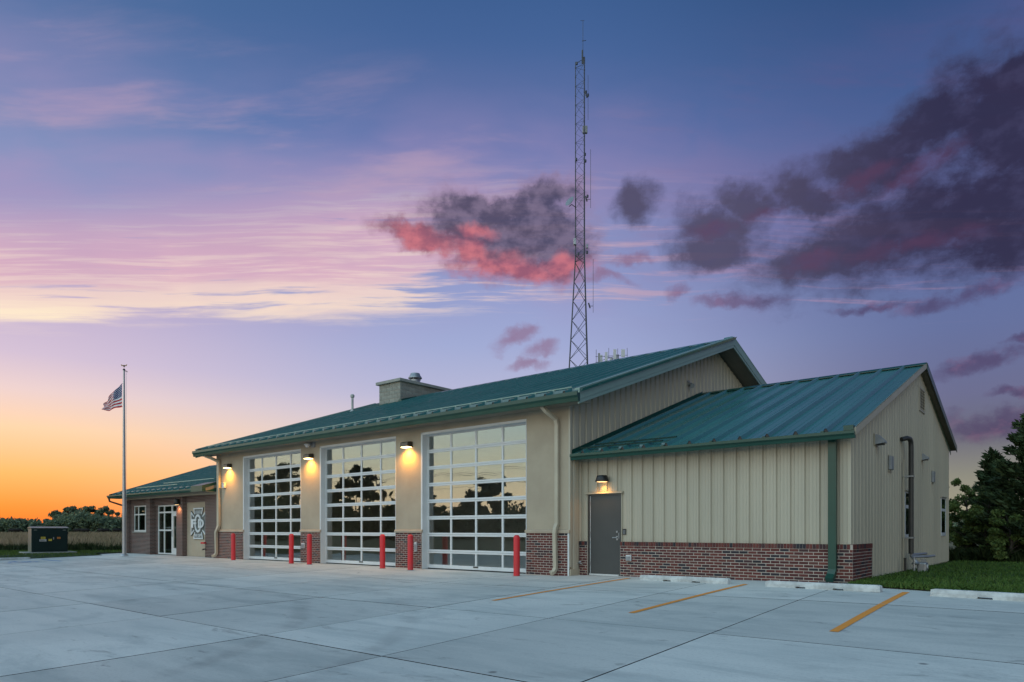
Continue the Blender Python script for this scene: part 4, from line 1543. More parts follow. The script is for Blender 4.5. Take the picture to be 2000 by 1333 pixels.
# ---------------- low office wing on the left
WX0 = -39.95
WY = 0.15
WTOP = 3.02
ow = MB()
ow.box(WX0, -39.5, WY - 0.09, WY + 0.4, 0, WTOP)             # corner pier
ow.box(-39.5, -39.17, WY + 0.10, WY + 0.4, 0, WTOP)
ow.box(-37.32, -37.12, WY + 0.10, WY + 0.4, 0, WTOP)
ow.box(-39.17, -37.32, WY + 0.10, WY + 0.4, 0, 1.17)
ow.box(-39.17, -37.32, WY + 0.10, WY + 0.4, 2.545, WTOP)
ow.box(-37.12, -36.66, WY - 0.09, WY + 0.4, 0, WTOP)         # pier left of the entrance
ow.box(-36.66, -36.32, WY + 0.20, WY + 0.4, 0, 2.50)
ow.box(-36.66, -33.69, WY + 0.12, WY + 0.4, 2.50, WTOP)
ow.box(-34.08, -33.69, WY + 0.20, WY + 0.4, 0, 2.50)
ow.box(-33.69, -33.07, WY - 0.09, WY + 0.4, 0, WTOP)         # pier right of the entrance
ow.box(-33.07, -30.80, WY + 0.10, WY + 0.4, 2.56, WTOP)
ow.box(-30.80, XL - 0.005, WY - 0.09, WY + 0.4, 0, WTOP)
wing_wall = ow.build('wing_wall', M['far_brick'], station)
MB().box(WX0, WX0 + 0.3, WY + 0.4, 9.9, 0, WTOP).build('side_wall', M['far_brick'], station)
MB().box(-33.07, -30.80, WY + 0.14, WY + 0.4, 0, 2.56).build('stucco_panel', M['stucco'], station)
MB().box(WX0 - 0.02, XL - 0.006, WY - 0.135, WY - 0.0905, 2.86, 3.05).build('frieze_board', M['tan_trim'], station)
# storefront entrance
sf = MB()
ys0, ys1 = WY + 0.17, WY + 0.23
for xa, xb in ((-36.32, -36.25), (-35.66, -35.585), (-34.80, -34.70), (-34.15, -34.08)):
    sf.box(xa, xb, ys0, ys1, 0.03, 2.50)
for za, zb in ((0.03, 0.10), (1.20, 1.28), (2.10, 2.18), (2.44, 2.50)):
    for xa, xb in ((-36.25, -35.66), (-35.585, -34.80), (-34.70, -34.15)):
        if xa == -34.70 and za in (0.03, 1.20):
            continue
        sf.box(xa, xb, ys0, ys1, za, zb)
front = sf.build('storefront', M['alum'], station)
for xa, xb in ((-36.25, -35.66), (-35.585, -34.80)):
    for za, zb in ((0.10, 1.20), (1.28, 2.10), (2.18, 2.44)):
        MB().box(xa, xb, ys0 + 0.025, ys0 + 0.033, za, zb).build('pane', M['glass_win'], front)
MB().box(-34.70, -34.15, ys0 + 0.025, ys0 + 0.033, 2.18, 2.44).build('pane', M['glass_win'], front)
gd = MB()
gd.box(-34.695, -34.58, ys0 - 0.005, ys1 - 0.01, 0.03, 2.095)
gd.box(-34.235, -34.155, ys0 - 0.005, ys1 - 0.01, 0.03, 2.095)
gd.box(-34.58, -34.235, ys0 - 0.005, ys1 - 0.01, 0.03, 0.36)
gd.box(-34.58, -34.235, ys0 - 0.005, ys1 - 0.01, 1.94, 2.095)
gdo = gd.build('glass_door', M['alum'], station)
MB().box(-34.58, -34.235, ys0 + 0.018, ys0 + 0.026, 0.36, 1.94).build('pane', M['glass_win'], gdo)
MB().tube([(-34.63, ys0 - 0.005, 0.95), (-34.63, ys0 - 0.05, 0.95), (-34.63, ys0 - 0.05, 1.25), (-34.63, ys0 - 0.005, 1.25)], 0.012, 6).build('door_handle', M['dark_metal'], gdo)
MB().box(-39.6, -33.8, 2.6, 2.65, 0.0, 2.9).build('backing_wall', M['interior'], station)
# office window
wf = MB()
yw0, yw1 = WY + 0.13, WY + 0.19
xa, xb, za, zb = -39.17, -37.32, 1.17, 2.545
for (a, b) in ((xa, xa + 0.05), (-38.66, -38.60), (-37.80, -37.74), (xb - 0.05, xb)):
    wf.box(a, b, yw0, yw1, za, zb)
for (p, q) in ((xa + 0.05, -38.66), (-38.60, -37.80), (-37.74, xb - 0.05)):
    for (a, b) in ((za, za + 0.08), (2.04, 2.11), (zb - 0.06, zb)):
        wf.box(p, q, yw0, yw1, a, b)
win = wf.build('window', M['alum'], station)
for (p, q) in ((xa + 0.05, -38.66), (-38.60, -37.80), (-37.74, xb - 0.05)):
    for (a, b) in ((za + 0.08, 2.04), (2.11, zb - 0.06)):
        MB().box(p, q, yw0 + 0.025, yw0 + 0.033, a, b).build('pane', M['glass_win'], win)
MB().box(xa - 0.05, xb + 0.05, WY + 0.04, WY + 0.12, za - 0.05, za - 0.002).build('sill', M['cast_concrete'], win)
# wing roof
WYE, WZE, WYR = -0.50, 3.115, 5.0
WSL = 0.352
WZR = WZE + WSL * (WYR - WYE)
WRX0 = -40.42


def wzr(y):
    return WZR - WSL * abs(y - WYR)


wd = MB()
wd.prism([(WYE + 0.02, wzr(WYE + 0.02) - 0.012), (WYR, WZR - 0.012), (10.5, wzr(10.5) - 0.012), (10.5, wzr(10.5) - 0.15), (WYR, WZR - 0.17), (WYE + 0.02, wzr(WYE + 0.02) - 0.15)], 'x', WRX0 + 0.02, XL - 0.006)
wroof = wd.build('roof', M['soffit'], station)
rp3 = roof_panel_mesh(WYR - WYE, WSL)
x = XL - 0.64
while x > WRX0 - 0.1:
    link('roof_panel', rp3, wroof, (x, WYE, WZE))
    x -= 0.61
MB().prism([(WYR, WZR), (10.5, wzr(10.5)), (10.5, wzr(10.5) - 0.01), (WYR, WZR - 0.01)], 'x', WRX0, XL - 0.01).build('rear_sheet', M['roof_green'], wroof)
fa = MB()
for (ya, yb2) in ((WYE, WYR), (WYR, 10.5)):
    za, zb = wzr(ya), wzr(yb2)
    fa.prism([(ya, za + 0.06), (yb2, zb + 0.06), (yb2, zb - 0.17), (ya, za - 0.17)], 'x', WRX0 - 0.03, WRX0 + 0.02)
fa.prism([(WYR - 0.2, wzr(WYR - 0.2) + 0.05), (WYR, WZR + 0.075), (WYR + 0.2, wzr(WYR + 0.2) + 0.05)], 'x', WRX0 + 0.02, XL - 0.02)
fa.build('rake_trim', M['gutter_green'], wroof)
gutter(wroof, WRX0 - 0.05, -30.75, WYE + 0.015, WZE - 0.005, 0.13, 0.16)
MB().box(WRX0 + 0.02, XL - 0.01, WYE + 0.03, WY - 0.136, WZE - 0.17, WZE - 0.155).build('eave_soffit', M['soffit'], wroof)
# kicked-out end of the wing eave beside the bay wall
ke = MB()
ke.prism([(WYE - 0.14, WZE - 0.16), (WYE - 0.14, WZE + 0.10), (0.05, WZE + 0.30), (0.05, WZE - 0.16)], 'x', -30.72, XL - 0.012)
ke.build('eave_return', M['gutter_green'], wroof)
for (xa, xb, yy_) in ((-37.0, -31.6, 0.9), (-39.0, -34.2, 0.35)):
    z = wzr(yy_) + 0.07
    MB().box(xa, xb, yy_ - 0.02, yy_ + 0.02, z, z + 0.04).build('snow_rail', M['fascia_grey'], wroof)
x = XL - 0.64
while x > WRX0 + 0.2:
    if x < -30.8:
        link('snow_guard', pl, wroof, (x, -0.42, wzr(-0.42) + 0.003))
    x -= 0.61
# elbows at the far left gable corner
MB().tube([(WRX0 + 0.14, WYE - 0.06, WZE - 0.16), (WRX0 + 0.14, WYE - 0.03, WZE - 0.32), (WRX0 + 0.34, WY - 0.2, WZE - 0.50), (WX0 + 0.10, WY - 0.07, WZE - 0.58), (WX0 + 0.10, WY - 0.07, 0.2)], 0.05, 8).build('downspout', M['dark_metal'], station)
MB().prism([(9.0, 2.70), (10.6, 2.70), (10.6, 2.86), (9.0, 2.9)], 'x', WRX0 - 0.6, WRX0 - 0.05).build('rear_canopy', M['gutter_green'], station)

# ---------------- block chimney, cowl and vent pipe on the main roof
CX0, CX1, CY0, CY1 = -28.0, -26.35, 7.85, 11.43
CZT = 8.73
ch = MB().box(CX0 + 0.012, CX1 - 0.012, CY0 + 0.012, CY1 - 0.012, 7.2, CZT).build('chimney', M['mortar'], station)
bwid, bh = 0.4125, 0.2


def block_mesh(L):
    m = MB()
    m.bbox(-L / 2 + 0.006, L / 2 - 0.006, -0.0, 0.10, -bh / 2 + 0.006, bh / 2 - 0.006, 0.008)
    return m.mesh('block', M['block'])


bmf, bmh = block_mesh(bwid), block_mesh(bwid / 2)
for r in range(7):
    z = CZT - (r + 0.5) * bh
    for (org, dirv, length) in (((CX0, CY0), (1, 0), CX1 - CX0), ((CX1, CY0), (0, 1), CY1 - CY0)):
        u = -bwid / 2 if r % 2 else 0.0
        while u < length - 0.05:
            a, b = max(u, 0), min(u + bwid, length)
            u += bwid
            if b - a < 0.1:
                continue
            c = (a + b) / 2
            px_, py_ = org[0] + dirv[0] * c, org[1] + dirv[1] * c
            if z < zroof(min(py_, 2 * YR - py_)) - 0.2 and py_ < YR:
                continue
            o = link('block', bmf if b - a > 0.3 else bmh, ch, (px_, py_, z))
            o.rotation_euler = (0, 0, math.atan2(dirv[1], dirv[0]))
            o.matrix_parent_inverse = Matrix()
MB().bbox(CX0 - 0.13, CX1 + 0.13, CY0 - 0.13, CY1 + 0.13, CZT, CZT + 0.15, 0.015).build('chimney_cap', M['cast_concrete'], ch)
cw = MB()
cw.lathe([(0.26, 0.0), (0.26, 0.22), (0.22, 0.24)], 16, (-26.85, 9.3, CZT + 0.15))
cw.lathe([(0.36, 0.30), (0.36, 0.34), (0.27, 0.46), (0.24, 0.56), (0.0, 0.60)], 16, (-26.85, 9.3, CZT + 0.15))
for i in range(6):
    a = i * PI / 3
    cw.box(-26.85 + 0.28 * math.cos(a) - 0.012, -26.85 + 0.28 * math.cos(a) + 0.012, 9.3 + 0.28 * math.sin(a) - 0.012, 9.3 + 0.28 * math.sin(a) + 0.012, CZT + 0.36, CZT + 0.47)
cw.build('chimney_cowl', M['galv'], ch, smooth=True)
fl = MB()
fl.prism([(CY0 - 0.12, zroof(CY0 - 0.12) + 0.03), (CY0 + 0.9, zroof(CY0 + 0.9) + 0.03), (CY0 + 0.9, zroof(CY0 + 0.9) + 0.10), (CY0 - 0.02, zroof(CY0) + 0.16), (CY0 - 0.12, zroof(CY0) + 0.10)], 'x', CX1 - 0.02, CX1 + 0.22)
fl.build('chimney_flashing', M['gutter_green'], ch)
vp = MB()
vp.tube([(-28.65, 6.65, 7.1), (-28.65, 6.65, 8.0)], 0.06, 10)
vp.tube([(-28.65, 6.65, 8.0), (-28.65, 6.65, 8.04), (-28.65, 6.65, 8.14), (-28.65, 6.65, 8.18)], [0.065, 0.105, 0.105, 0.06], 10)
vp.lathe([(0.16, 0.0), (0.10, 0.10), (0.07, 0.14)], 12, (-28.65, 6.65, zroof(6.65) - 0.02))
vp.build('vent_pipe', M['pvc'], station, smooth=True)

# ================================================================== FIXTURES ON THE WALLS
def spot(name, loc, energy, col, parent, size=2.5, aim=(0, -0.08, -1), radius=0.05):
    ld = bpy.data.lights.new(name, 'SPOT')
    ld.energy = energy
    ld.color = col
    ld.spot_size = size
    ld.spot_blend = 0.9
    ld.shadow_soft_size = radius
    o = bpy.data.objects.new(name, ld)
    C.objects.link(o)
    o.parent = parent
    o.location = loc
    o.rotation_euler = Vector(aim).to_track_quat('-Z', 'Y').to_euler()
    return o


AMBER = (1.0, 0.43, 0.04)


def wall_lamp(loc, label):
    t = thing('wall_lamp', label, 'wall lamp', loc, 'amber wall lamps between the garage doors')
    h = MB()
    h.prism([(0.0, 0.095), (-0.16, 0.085), (-0.215, 0.05), (-0.225, -0.075), (0.0, -0.085)], 'x', -0.175, 0.175)
    local('lamp_housing', h, M['bronze'], t)
    local('lens', MB().prism([(-0.02, -0.086), (-0.205, -0.078), (-0.205, -0.098), (-0.02, -0.106)], 'x', -0.155, 0.155), M['lens'], t)
    local('back_plate', MB().box(-0.09, 0.09, -0.0, 0.012, -0.12, 0.11), M['dark_metal'], t)
    spot('lamp_light', (0, -0.16, -0.125), 150.0, AMBER, t, 2.75, (0, 0.10, -1))
    return t


wall_lamp((-28.43, -0.014, 4.02), 'lit amber wall lamp left of the farthest garage door')
wall_lamp((-22.36, -0.014, 4.02), 'lit amber wall lamp below the security camera, between far and middle garage doors')
wall_lamp((-16.86, -0.014, 4.02), 'lit amber wall lamp between the middle and nearest garage doors')

t = thing('wall_lamp', 'dark dome lamp lit orange above the grey side door', 'wall lamp', (-9.70, AY - 0.046, 2.60))
local('lamp_shade', MB().lathe([(0.175, -0.085), (0.18, -0.07), (0.135, 0.07), (0.125, 0.08)], 20, (0, -0.14, 0)), M['black'], t, True)
local('lens', MB().lathe([(0.0, -0.092), (0.14, -0.090), (0.14, -0.082)], 16, (0, -0.14, 0)), M['lens_dim'], t)
local('bracket', MB().box(-0.06, 0.06, -0.06, 0.0, -0.03, 0.06), M['dark_metal'], t)
spot('lamp_light', (0, -0.14, -0.12), 17.0, (1.0, 0.46, 0.10), t, 2.6, (0, 0.02, -1), 0.06)

t = thing('wall_lamp', 'small black lamp glowing on the brick pier beside the entrance', 'wall lamp', (-33.36, WY - 0.091, 2.63))
local('lamp_shade', MB().lathe([(0.11, -0.16), (0.13, -0.12), (0.10, 0.10), (0.08, 0.13)], 16, (0, -0.12, 0)), M['black'], t, True)
local('lens', MB().lathe([(0.0, -0.175), (0.09, -0.172), (0.09, -0.162)], 12, (0, -0.12, 0)), M['lens_dim'], t)
spot('lamp_light', (0, -0.12, -0.20), 45.0, (1.0, 0.42, 0.16), t, 2.3, (0, 0.1, -1), 0.05)

t = thing('security_camera', 'grey dome security camera under the eave between far and middle garage doors', 'camera', (-22.30, -0.001, 4.44))
local('arm', MB().box(0.02, 0.22, -0.05, 0.0, -0.09, 0.13).box(-0.05, 0.10, -0.16, -0.05, 0.0, 0.05), M['plastic_grey'], t)
local('dome', MB().lathe([(0.0, -0.10), (0.06, -0.08), (0.085, -0.02), (0.12, -0.01), (0.12, 0.03), (0.05, 0.05)], 16, (-0.06, -0.17, 0)), M['plastic_white'], t, True)

t = thing('wall_sensor', 'small cream box on the tan wall below the farthest lamp', 'sensor', (-28.86, -0.001, 3.21))
local('casing', MB().bbox(-0.10, 0.10, -0.10, 0.0, -0.12, 0.12, 0.012), M['plastic_white'], t)
local('hood', MB().prism([(0.0, 0.125), (-0.13, 0.115), (-0.13, 0.10), (0.0, 0.11)], 'x', -0.11, 0.11), M['plastic_white'], t)


def outlet(loc, label, w=0.10, h=0.14):
    t = thing('outlet_cover', label, 'outlet', loc)
    local('cover', MB().bbox(-w, w, -0.055, 0.0, -h, h, 0.012), M['plastic_white'], t)
    local('lid', MB().bbox(-w * 0.75, w * 0.75, -0.072, -0.056, -h * 0.8, h * 0.55, 0.006), M['plastic_grey'], t)
    return t


outlet((-22.80, -0.031, 0.655), 'weatherproof outlet cover on the brick between far and middle garage doors', 0.10, 0.10)
outlet((-16.48, -0.031, 0.71), 'narrow white outlet cover on the brick beside the nearest garage door', 0.05, 0.15)
outlet((-8.94, BF - 0.001, 0.53), 'white outlet cover on the brick base right of the grey side door', 0.075, 0.075)

t = thing('key_pad', 'black key pad on the ribbed wall right of the grey side door', 'keypad', (-9.10, AY - 0.046, 1.20))
local('casing', MB().bbox(-0.05, 0.05, -0.03, 0.0, -0.075, 0.075, 0.006), M['black'], t)
kb = MB()
for r in range(4):
    for c in range(3):
        kb.box(-0.034 + c * 0.026, -0.016 + c * 0.026, -0.034, -0.031, -0.055 + r * 0.026, -0.039 + r * 0.026)
local('button', kb, M['plastic_grey'], t)

t = thing('hose_tap', 'small hose tap on the narrow return wall left of the grey side door', 'tap', (XR + 0.048, 0.34, 0.36))
local('body', MB().tube([(0, 0, 0), (0.08, 0, 0), (0.11, 0, -0.03)], 0.02, 8), M['galv'], t, True)
local('handle', MB().lathe([(0.0, 0.0), (0.04, 0.0), (0.04, 0.012), (0.0, 0.012)], 10, (0.06, 0, 0.035)).tube([(0.06, 0, 0), (0.06, 0, 0.04)], 0.008, 6), M['plastic_white'], t, True)

t = thing('floodlight', 'small floodlight high on the main gable wall', 'floodlight', (XR + 0.048, 7.05, 6.28))
local('head', MB().tube([(0.10, -0.02, -0.02), (0.20, -0.10, -0.10)], [0.05, 0.085], 10), M['plastic_grey'], t, True)
local('bracket', MB().box(0, 0.10, -0.05, 0.05, -0.05, 0.05).box(0.0, 0.04, -0.07, 0.07, 0.05, 0.12), M['plastic_grey'], t)


def hood(loc, s, label):
    t = thing('vent_hood', label, 'vent hood', loc)
    h = MB()
    h.prism([(0.0, 0.19 * s), (0.10 * s, 0.19 * s), (0.34 * s, -0.06 * s), (0.34 * s, -0.13 * s), (0.0, -0.17 * s)], 'y', -0.19 * s, 0.19 * s)
    local('hood', h, M['plastic_grey'], t)
    local('flange', MB().box(0.0, 0.012, -0.25 * s, 0.25 * s, -0.22 * s, 0.24 * s), M['tan_trim'], t)
    local('damper', MB().box(0.05 * s, 0.30 * s, -0.16 * s, 0.16 * s, -0.19 * s, -0.172 * s), M['black'], t)
    return t


hood((AX1 + 0.048, 2.62, 3.33), 0.62, 'large grey vent hood near the green gutter on the end gable')
hood((AX1 + 0.048, 8.55, 3.42), 0.52, 'smaller grey vent hood further along the end gable')


def ventbox(loc, label):
    t = thing('wall_vent', label, 'vent', loc)
    local('casing', MB().bbox(0, 0.07, -0.13, 0.13, -0.17, 0.17, 0.01), M['plastic_grey'], t)
    local('flange', MB().box(0.0, 0.02, -0.16, 0.16, 0.172, 0.20).box(0.0, 0.02, -0.16, 0.16, -0.22, -0.19), M['tan_trim'], t)
    return t


ventbox((AX1 + 0.048, 4.10, 2.91), 'square vent on the end gable just left of the tall dark pipe')
ventbox((AX1 + 0.048, 10.35, 2.94), 'square vent on the end gable above the two windows, right of the pipe')

# ---------------- gas meter with its riser
t = thing('gas_meter', 'grey gas meter with pipes standing in grass at the end gable', 'gas meter', (-3.35, 5.75, 0.12))
# tall riser going up the wall
ri = MB()
ri.tube([(-0.30, -0.42, 3.50), (-0.20, -0.30, 3.54), (-0.16, -0.12, 3.53), (-0.15, -0.03, 3.46), (-0.15, 0.0, 3.34), (-0.15, 0.0, 0.50)], 0.062, 10)
local('riser_pipe', ri, M['conduit_brown'], t, True)
for zz in (2.55, 0.92):
    local('pipe_strap', MB().box(-0.36, -0.08, -0.09, 0.085, zz - 0.02, zz + 0.02), M['galv'], t)
local('thin_conduit', MB().tube([(-0.29, -0.20, 3.0), (-0.29, -0.20, 0.05)], 0.018, 6), M['tan_trim'], t)
mp = MB()
mp.tube([(-0.15, 0.0, 0.50), (-0.14, 0.02, 0.42), (-0.05, 0.05, 0.30), (0.0, 0.05, 0.26)], 0.036, 8)
mp.tube([(-0.15, 0.0, 0.47), (0.05, 0.35, 0.49), (0.10, 0.62, 0.49)], 0.032, 8)
mp.tube([(-0.15, 0.0, 0.42), (0.18, 0.35, 0.42), (0.30, 0.55, 0.44)], 0.034, 8)
mp.tube([(-0.06, -0.12, 0.40), (-0.06, -0.12, -0.10)], 0.030, 8)
mp.tube([(-0.15, 0.0, 0.44), (-0.06, -0.12, 0.36)], 0.034, 8)
local('manifold_pipe', mp, M['galv'], t, True)
local('meter_body', MB().bbox(-0.02, 0.20, -0.02, 0.34, -0.12, 0.27, 0.04).box(0.02, 0.14, 0.28, 0.33, -0.16, 0.35), M['galv'], t)
local('meter_dial', MB().tube([(0.20, 0.14, 0.16), (0.215, 0.14, 0.16)], 0.06, 12), M['plastic_white'], t)
local('regulator', MB().lathe([(0.0, 0.0), (0.09, 0.02), (0.10, 0.05), (0.05, 0.08), (0.03, 0.14)], 12, (-0.04, -0.05, 0.20)), M['galv'], t, True)
t = thing('marker_post', 'thin dark post in the grass left of the gas meter', 'post', (-3.52, 5.05, 0.10))
local('stake', MB().box(-0.025, 0.025, -0.025, 0.025, -0.15, 0.40), M['dark_metal'], t)
local('cap', MB().bbox(-0.03, 0.03, -0.03, 0.03, 0.40, 0.43, 0.006), M['dark_metal'], t)

# ---------------- fire department inlet on the wing
t = thing('hose_inlet', 'red fire hose inlet on the brick pier beside the tan panel', 'hose inlet', (-30.72, WY - 0.091, 0.66))
local('body', MB().tube([(0, 0, 0), (0, -0.10, 0.0)], 0.04, 10).tube([(0, -0.07, 0), (-0.09, -0.15, 0.0)], 0.034, 10).tube([(0, -0.07, 0), (0.09, -0.15, 0.0)], 0.034, 10), M['red_paint'], t, True)
local('cap', MB().tube([(-0.09, -0.15, 0), (-0.115, -0.175, 0)], 0.042, 10).tube([(0.09, -0.15, 0), (0.115, -0.175, 0)], 0.042, 10), M['red_paint'], t, True)
local('drain_cock', MB().tube([(0, 0, -0.28), (0, -0.12, -0.28), (0, -0.16, -0.32)], 0.03, 8), M['dark_metal'], t, True)


# ---------------- emblem sign
def text_mesh(s, size, depth):
    cu = bpy.data.curves.new('lettering', 'FONT')
    cu.body = s
    cu.size = size
    cu.extrude = depth
    cu.offset = 0.035 if size == 1.0 and len(s) == 1 else 0.012
    cu.align_x = 'CENTER'
    cu.align_y = 'CENTER'
    ob = bpy.data.objects.new('lettering', cu)
    C.objects.link(ob)
    dg = bpy.context.evaluated_depsgraph_get()
    me = bpy.data.meshes.new_from_object(ob.evaluated_get(dg))
    bpy.data.objects.remove(ob)
    return me


t = thing('emblem_sign', 'white and dark cross-shaped emblem sign with F O D letters on the tan panel', 'sign', (-31.83, WY + 0.139, 1.56))
SW, SH = 0.76, 0.73


def arm(pts, m, y0, y1, mi=0):
    m.prism(pts, 'y', y0, y1, mi)


# cross outline: flared arms top/bottom/left/right round a square core
top = [(-0.46, 0.73), (0.46, 0.73), (0.36, 0.42), (-0.36, 0.42)]
bot = [(-0.36, -0.42), (0.36, -0.42), (0.46, -0.73), (-0.46, -0.73)]
core = [(-0.72, -0.56), (-0.42, -0.34), (0.42, -0.34), (0.72, -0.56), (0.72, 0.56), (0.42, 0.34), (-0.42, 0.34), (-0.72, 0.56)]
bd = MB()
for poly in (top, bot):
    arm([(x * 1.04, z * 1.02) for x, z in poly], bd, -0.04, -0.0)
arm([(-0.75, -0.60), (-0.42, -0.38), (-0.37, -0.42), (0.37, -0.42), (0.42, -0.38), (0.75, -0.60), (0.75, 0.60), (0.42, 0.38), (0.37, 0.42), (-0.37, 0.42), (-0.42, 0.38), (-0.75, 0.60)], bd, -0.0401, -0.0)
local('board', bd, M['sign_dark'], t)
wb_ = MB()


def bar(p, q, w=0.05, y0=-0.06, y1=-0.041, m=None):
    p, q = Vector((p[0], 0, p[1])), Vector((q[0], 0, q[1]))
    d = (q - p).normalized()
    nrm = Vector((d.z, 0, -d.x)) * w / 2
    p, q = p - d * w * 0.35, q + d * w * 0.35
    pts = [(p + nrm), (q + nrm), (q - nrm), (p - nrm)]
    m.prism([(v.x, v.z) for v in pts], 'y', y0, y1)


segs = [((-0.70, -0.52), (-0.70, 0.52)), ((0.70, -0.52), (0.70, 0.52)), ((-0.70, 0.52), (-0.44, 0.33)), ((0.70, 0.52), (0.44, 0.33)), ((-0.70, -0.52), (-0.44, -0.33)), ((0.70, -0.52), (0.44, -0.33)),
        ((-0.43, 0.70), (0.43, 0.70)), ((-0.43, 0.70), (-0.34, 0.45)), ((0.43, 0.70), (0.34, 0.45)),
        ((-0.43, -0.70), (0.43, -0.70)), ((-0.43, -0.70), (-0.34, -0.43)), ((0.43, -0.70), (0.34, -0.43))]
for i, (p, q) in enumerate(segs):
    bar(p, q, 0.062, -0.060 - 0.0004 * i, -0.041, wb_)
local('border', wb_, M['sign_white'], t)
ring = MB()
n = 40
vs, fs = [], []
for i in range(n):
    a = 2 * PI * i / n
    for (rx, rz) in ((0.33, 0.43), (0.225, 0.325)):
        for y in (-0.075, -0.041):
            vs.append((rx * math.cos(a) - 0.01, y, rz * math.sin(a)))
for i in range(n):
    j = (i + 1) % n
    A, B_ = 4 * i, 4 * j
    fs += [(A, B_, B_ + 2, A + 2), (A + 1, A + 3, B_ + 3, B_ + 1), (A, A + 1, B_ + 1, B_), (A + 2, B_ + 2, B_ + 3, A + 3)]
ring.add(vs, fs)
local('letter', ring, M['sign_white'], t)
def fit_text(txt, x0, x1, z0, z1, y, depth, nm):
    me = text_mesh(txt, 1.0, 0.5)
    co = np.empty(len(me.vertices) * 3)
    me.vertices.foreach_get('co', co)
    co = co.reshape(-1, 3)
    lo, hi = co.min(0), co.max(0)
    q = np.empty_like(co)
    q[:, 0] = x0 + (co[:, 0] - lo[0]) / (hi[0] - lo[0]) * (x1 - x0)
    q[:, 2] = z0 + (co[:, 1] - lo[1]) / (hi[1] - lo[1]) * (z1 - z0)
    q[:, 1] = y - (co[:, 2] - lo[2]) / (hi[2] - lo[2]) * depth
    me.vertices.foreach_set('co', q.ravel())
    me.update()
    me.materials.clear()
    me.materials.append(M['sign_white'])
    return local(nm, me, None, t)


fit_text('F', -0.60, -0.10, -0.21, 0.20, -0.078, 0.025, 'letter')
fit_text('D', 0.08, 0.63, -0.21, 0.20, -0.078, 0.025, 'letter')
fit_text('FIRE DEPT', -0.34, 0.34, -0.63, -0.49, -0.041, 0.014, 'lettering')
# upper plate whose small raised characters cannot be read
pb = MB()
for i in range(8):
    x0 = -0.27 + i * 0.07
    pb.box(x0, x0 + 0.016, -0.055, -0.041, 0.47, 0.60)
    pb.box(x0 + 0.018, x0 + 0.048, -0.055, -0.041, 0.58 if i % 2 else 0.52, 0.60 if i % 2 else 0.545)
    pb.box(x0 + 0.018, x0 + 0.048, -0.055, -0.041, 0.47, 0.49)
local('lettering', pb, M['sign_white'], t)

# ================================================================== THINGS STANDING ON THE PAVEMENT
def bollard(x, y, label, lean=(0.0, 0.0)):
    z = gz(x, y)
    t = thing('bollard', label, 'bollard', (x, y, z - 0.01), 'red bollards guarding the garage doors')
    t.rotation_euler = (lean[0], lean[1], 0)
    return t


bol_me = MB().lathe([(0.088, 0.0), (0.088, 1.06), (0.083, 1.09), (0.062, 1.118), (0.03, 1.13), (0.0, 1.132)], 20).mesh('sleeve', M['red_sleeve'], True)
col_me = MB().lathe([(0.125, 0.0), (0.120, 0.014), (0.089, 0.018)], 20).mesh('footing', M['cast_concrete'], True)
for x, y, lab in ((-27.28, -0.46, 'red bollard left of the farthest garage door, nearest the downspout'),
                  (-22.83, -0.55, 'red bollard in front of the right edge of the farthest garage door'),
                  (-21.70, -0.52, 'red bollard before the brick pier at the left of the middle garage door'),
                  (-17.62, -0.48, 'red bollard in front of the right edge of the middle garage door'),
                  (-16.22, -0.52, 'red bollard before the brick pier at the left of the nearest garage door'),
                  (-11.90, -0.52, 'large red bollard at the right edge of the nearest garage door')):
    t = bollard(x, y, lab, (rnd.uniform(-0.006, 0.006), rnd.uniform(-0.006, 0.006)))
    local('sleeve', bol_me, None, t)
    local('footing', col_me, None, t)


def stop_mesh(L):
    m = MB()
    prof = [(-0.085, 0.0), (-0.085, 0.065), (-0.060, 0.125), (0.060, 0.125), (0.085, 0.065), (0.085, 0.0)]
    xsn = [(-L / 2, 0.80), (-L / 2 + 0.05, 1.0), (-L * 0.21, 1.0), (-L * 0.21 + 0.01, 1), (-L * 0.12, 1.0), (-L * 0.12 + 0.01, 1), (L * 0.12, 1.0), (L * 0.12 + 0.01, 1), (L * 0.21, 1), (L * 0.21 + 0.01, 1), (L / 2 - 0.05, 1.0), (L / 2, 0.80)]
    vs, fs = [], []
    for i, (x, s) in enumerate(xsn):
        notch = i in (3, 4, 7, 8)
        for j, (y, z) in enumerate(prof):
            zz = z * (0.5 + 0.5 * s)
            if notch and j in (0, 5):
                zz = 0.034
            vs.append((x, y * s if not notch else y, zz))
    n = len(prof)
    for i in range(len(xsn) - 1):
        for j in range(n):
            fs.append((i * n + j, i * n + (j + 1) % n, (i + 1) * n + (j + 1) % n, (i + 1) * n + j))
    fs += [tuple(range(n)), tuple(range((len(xsn) - 1) * n, len(xsn) * n))]
    m.add(vs, fs)
    return m.mesh('block', M['stop_concrete'])


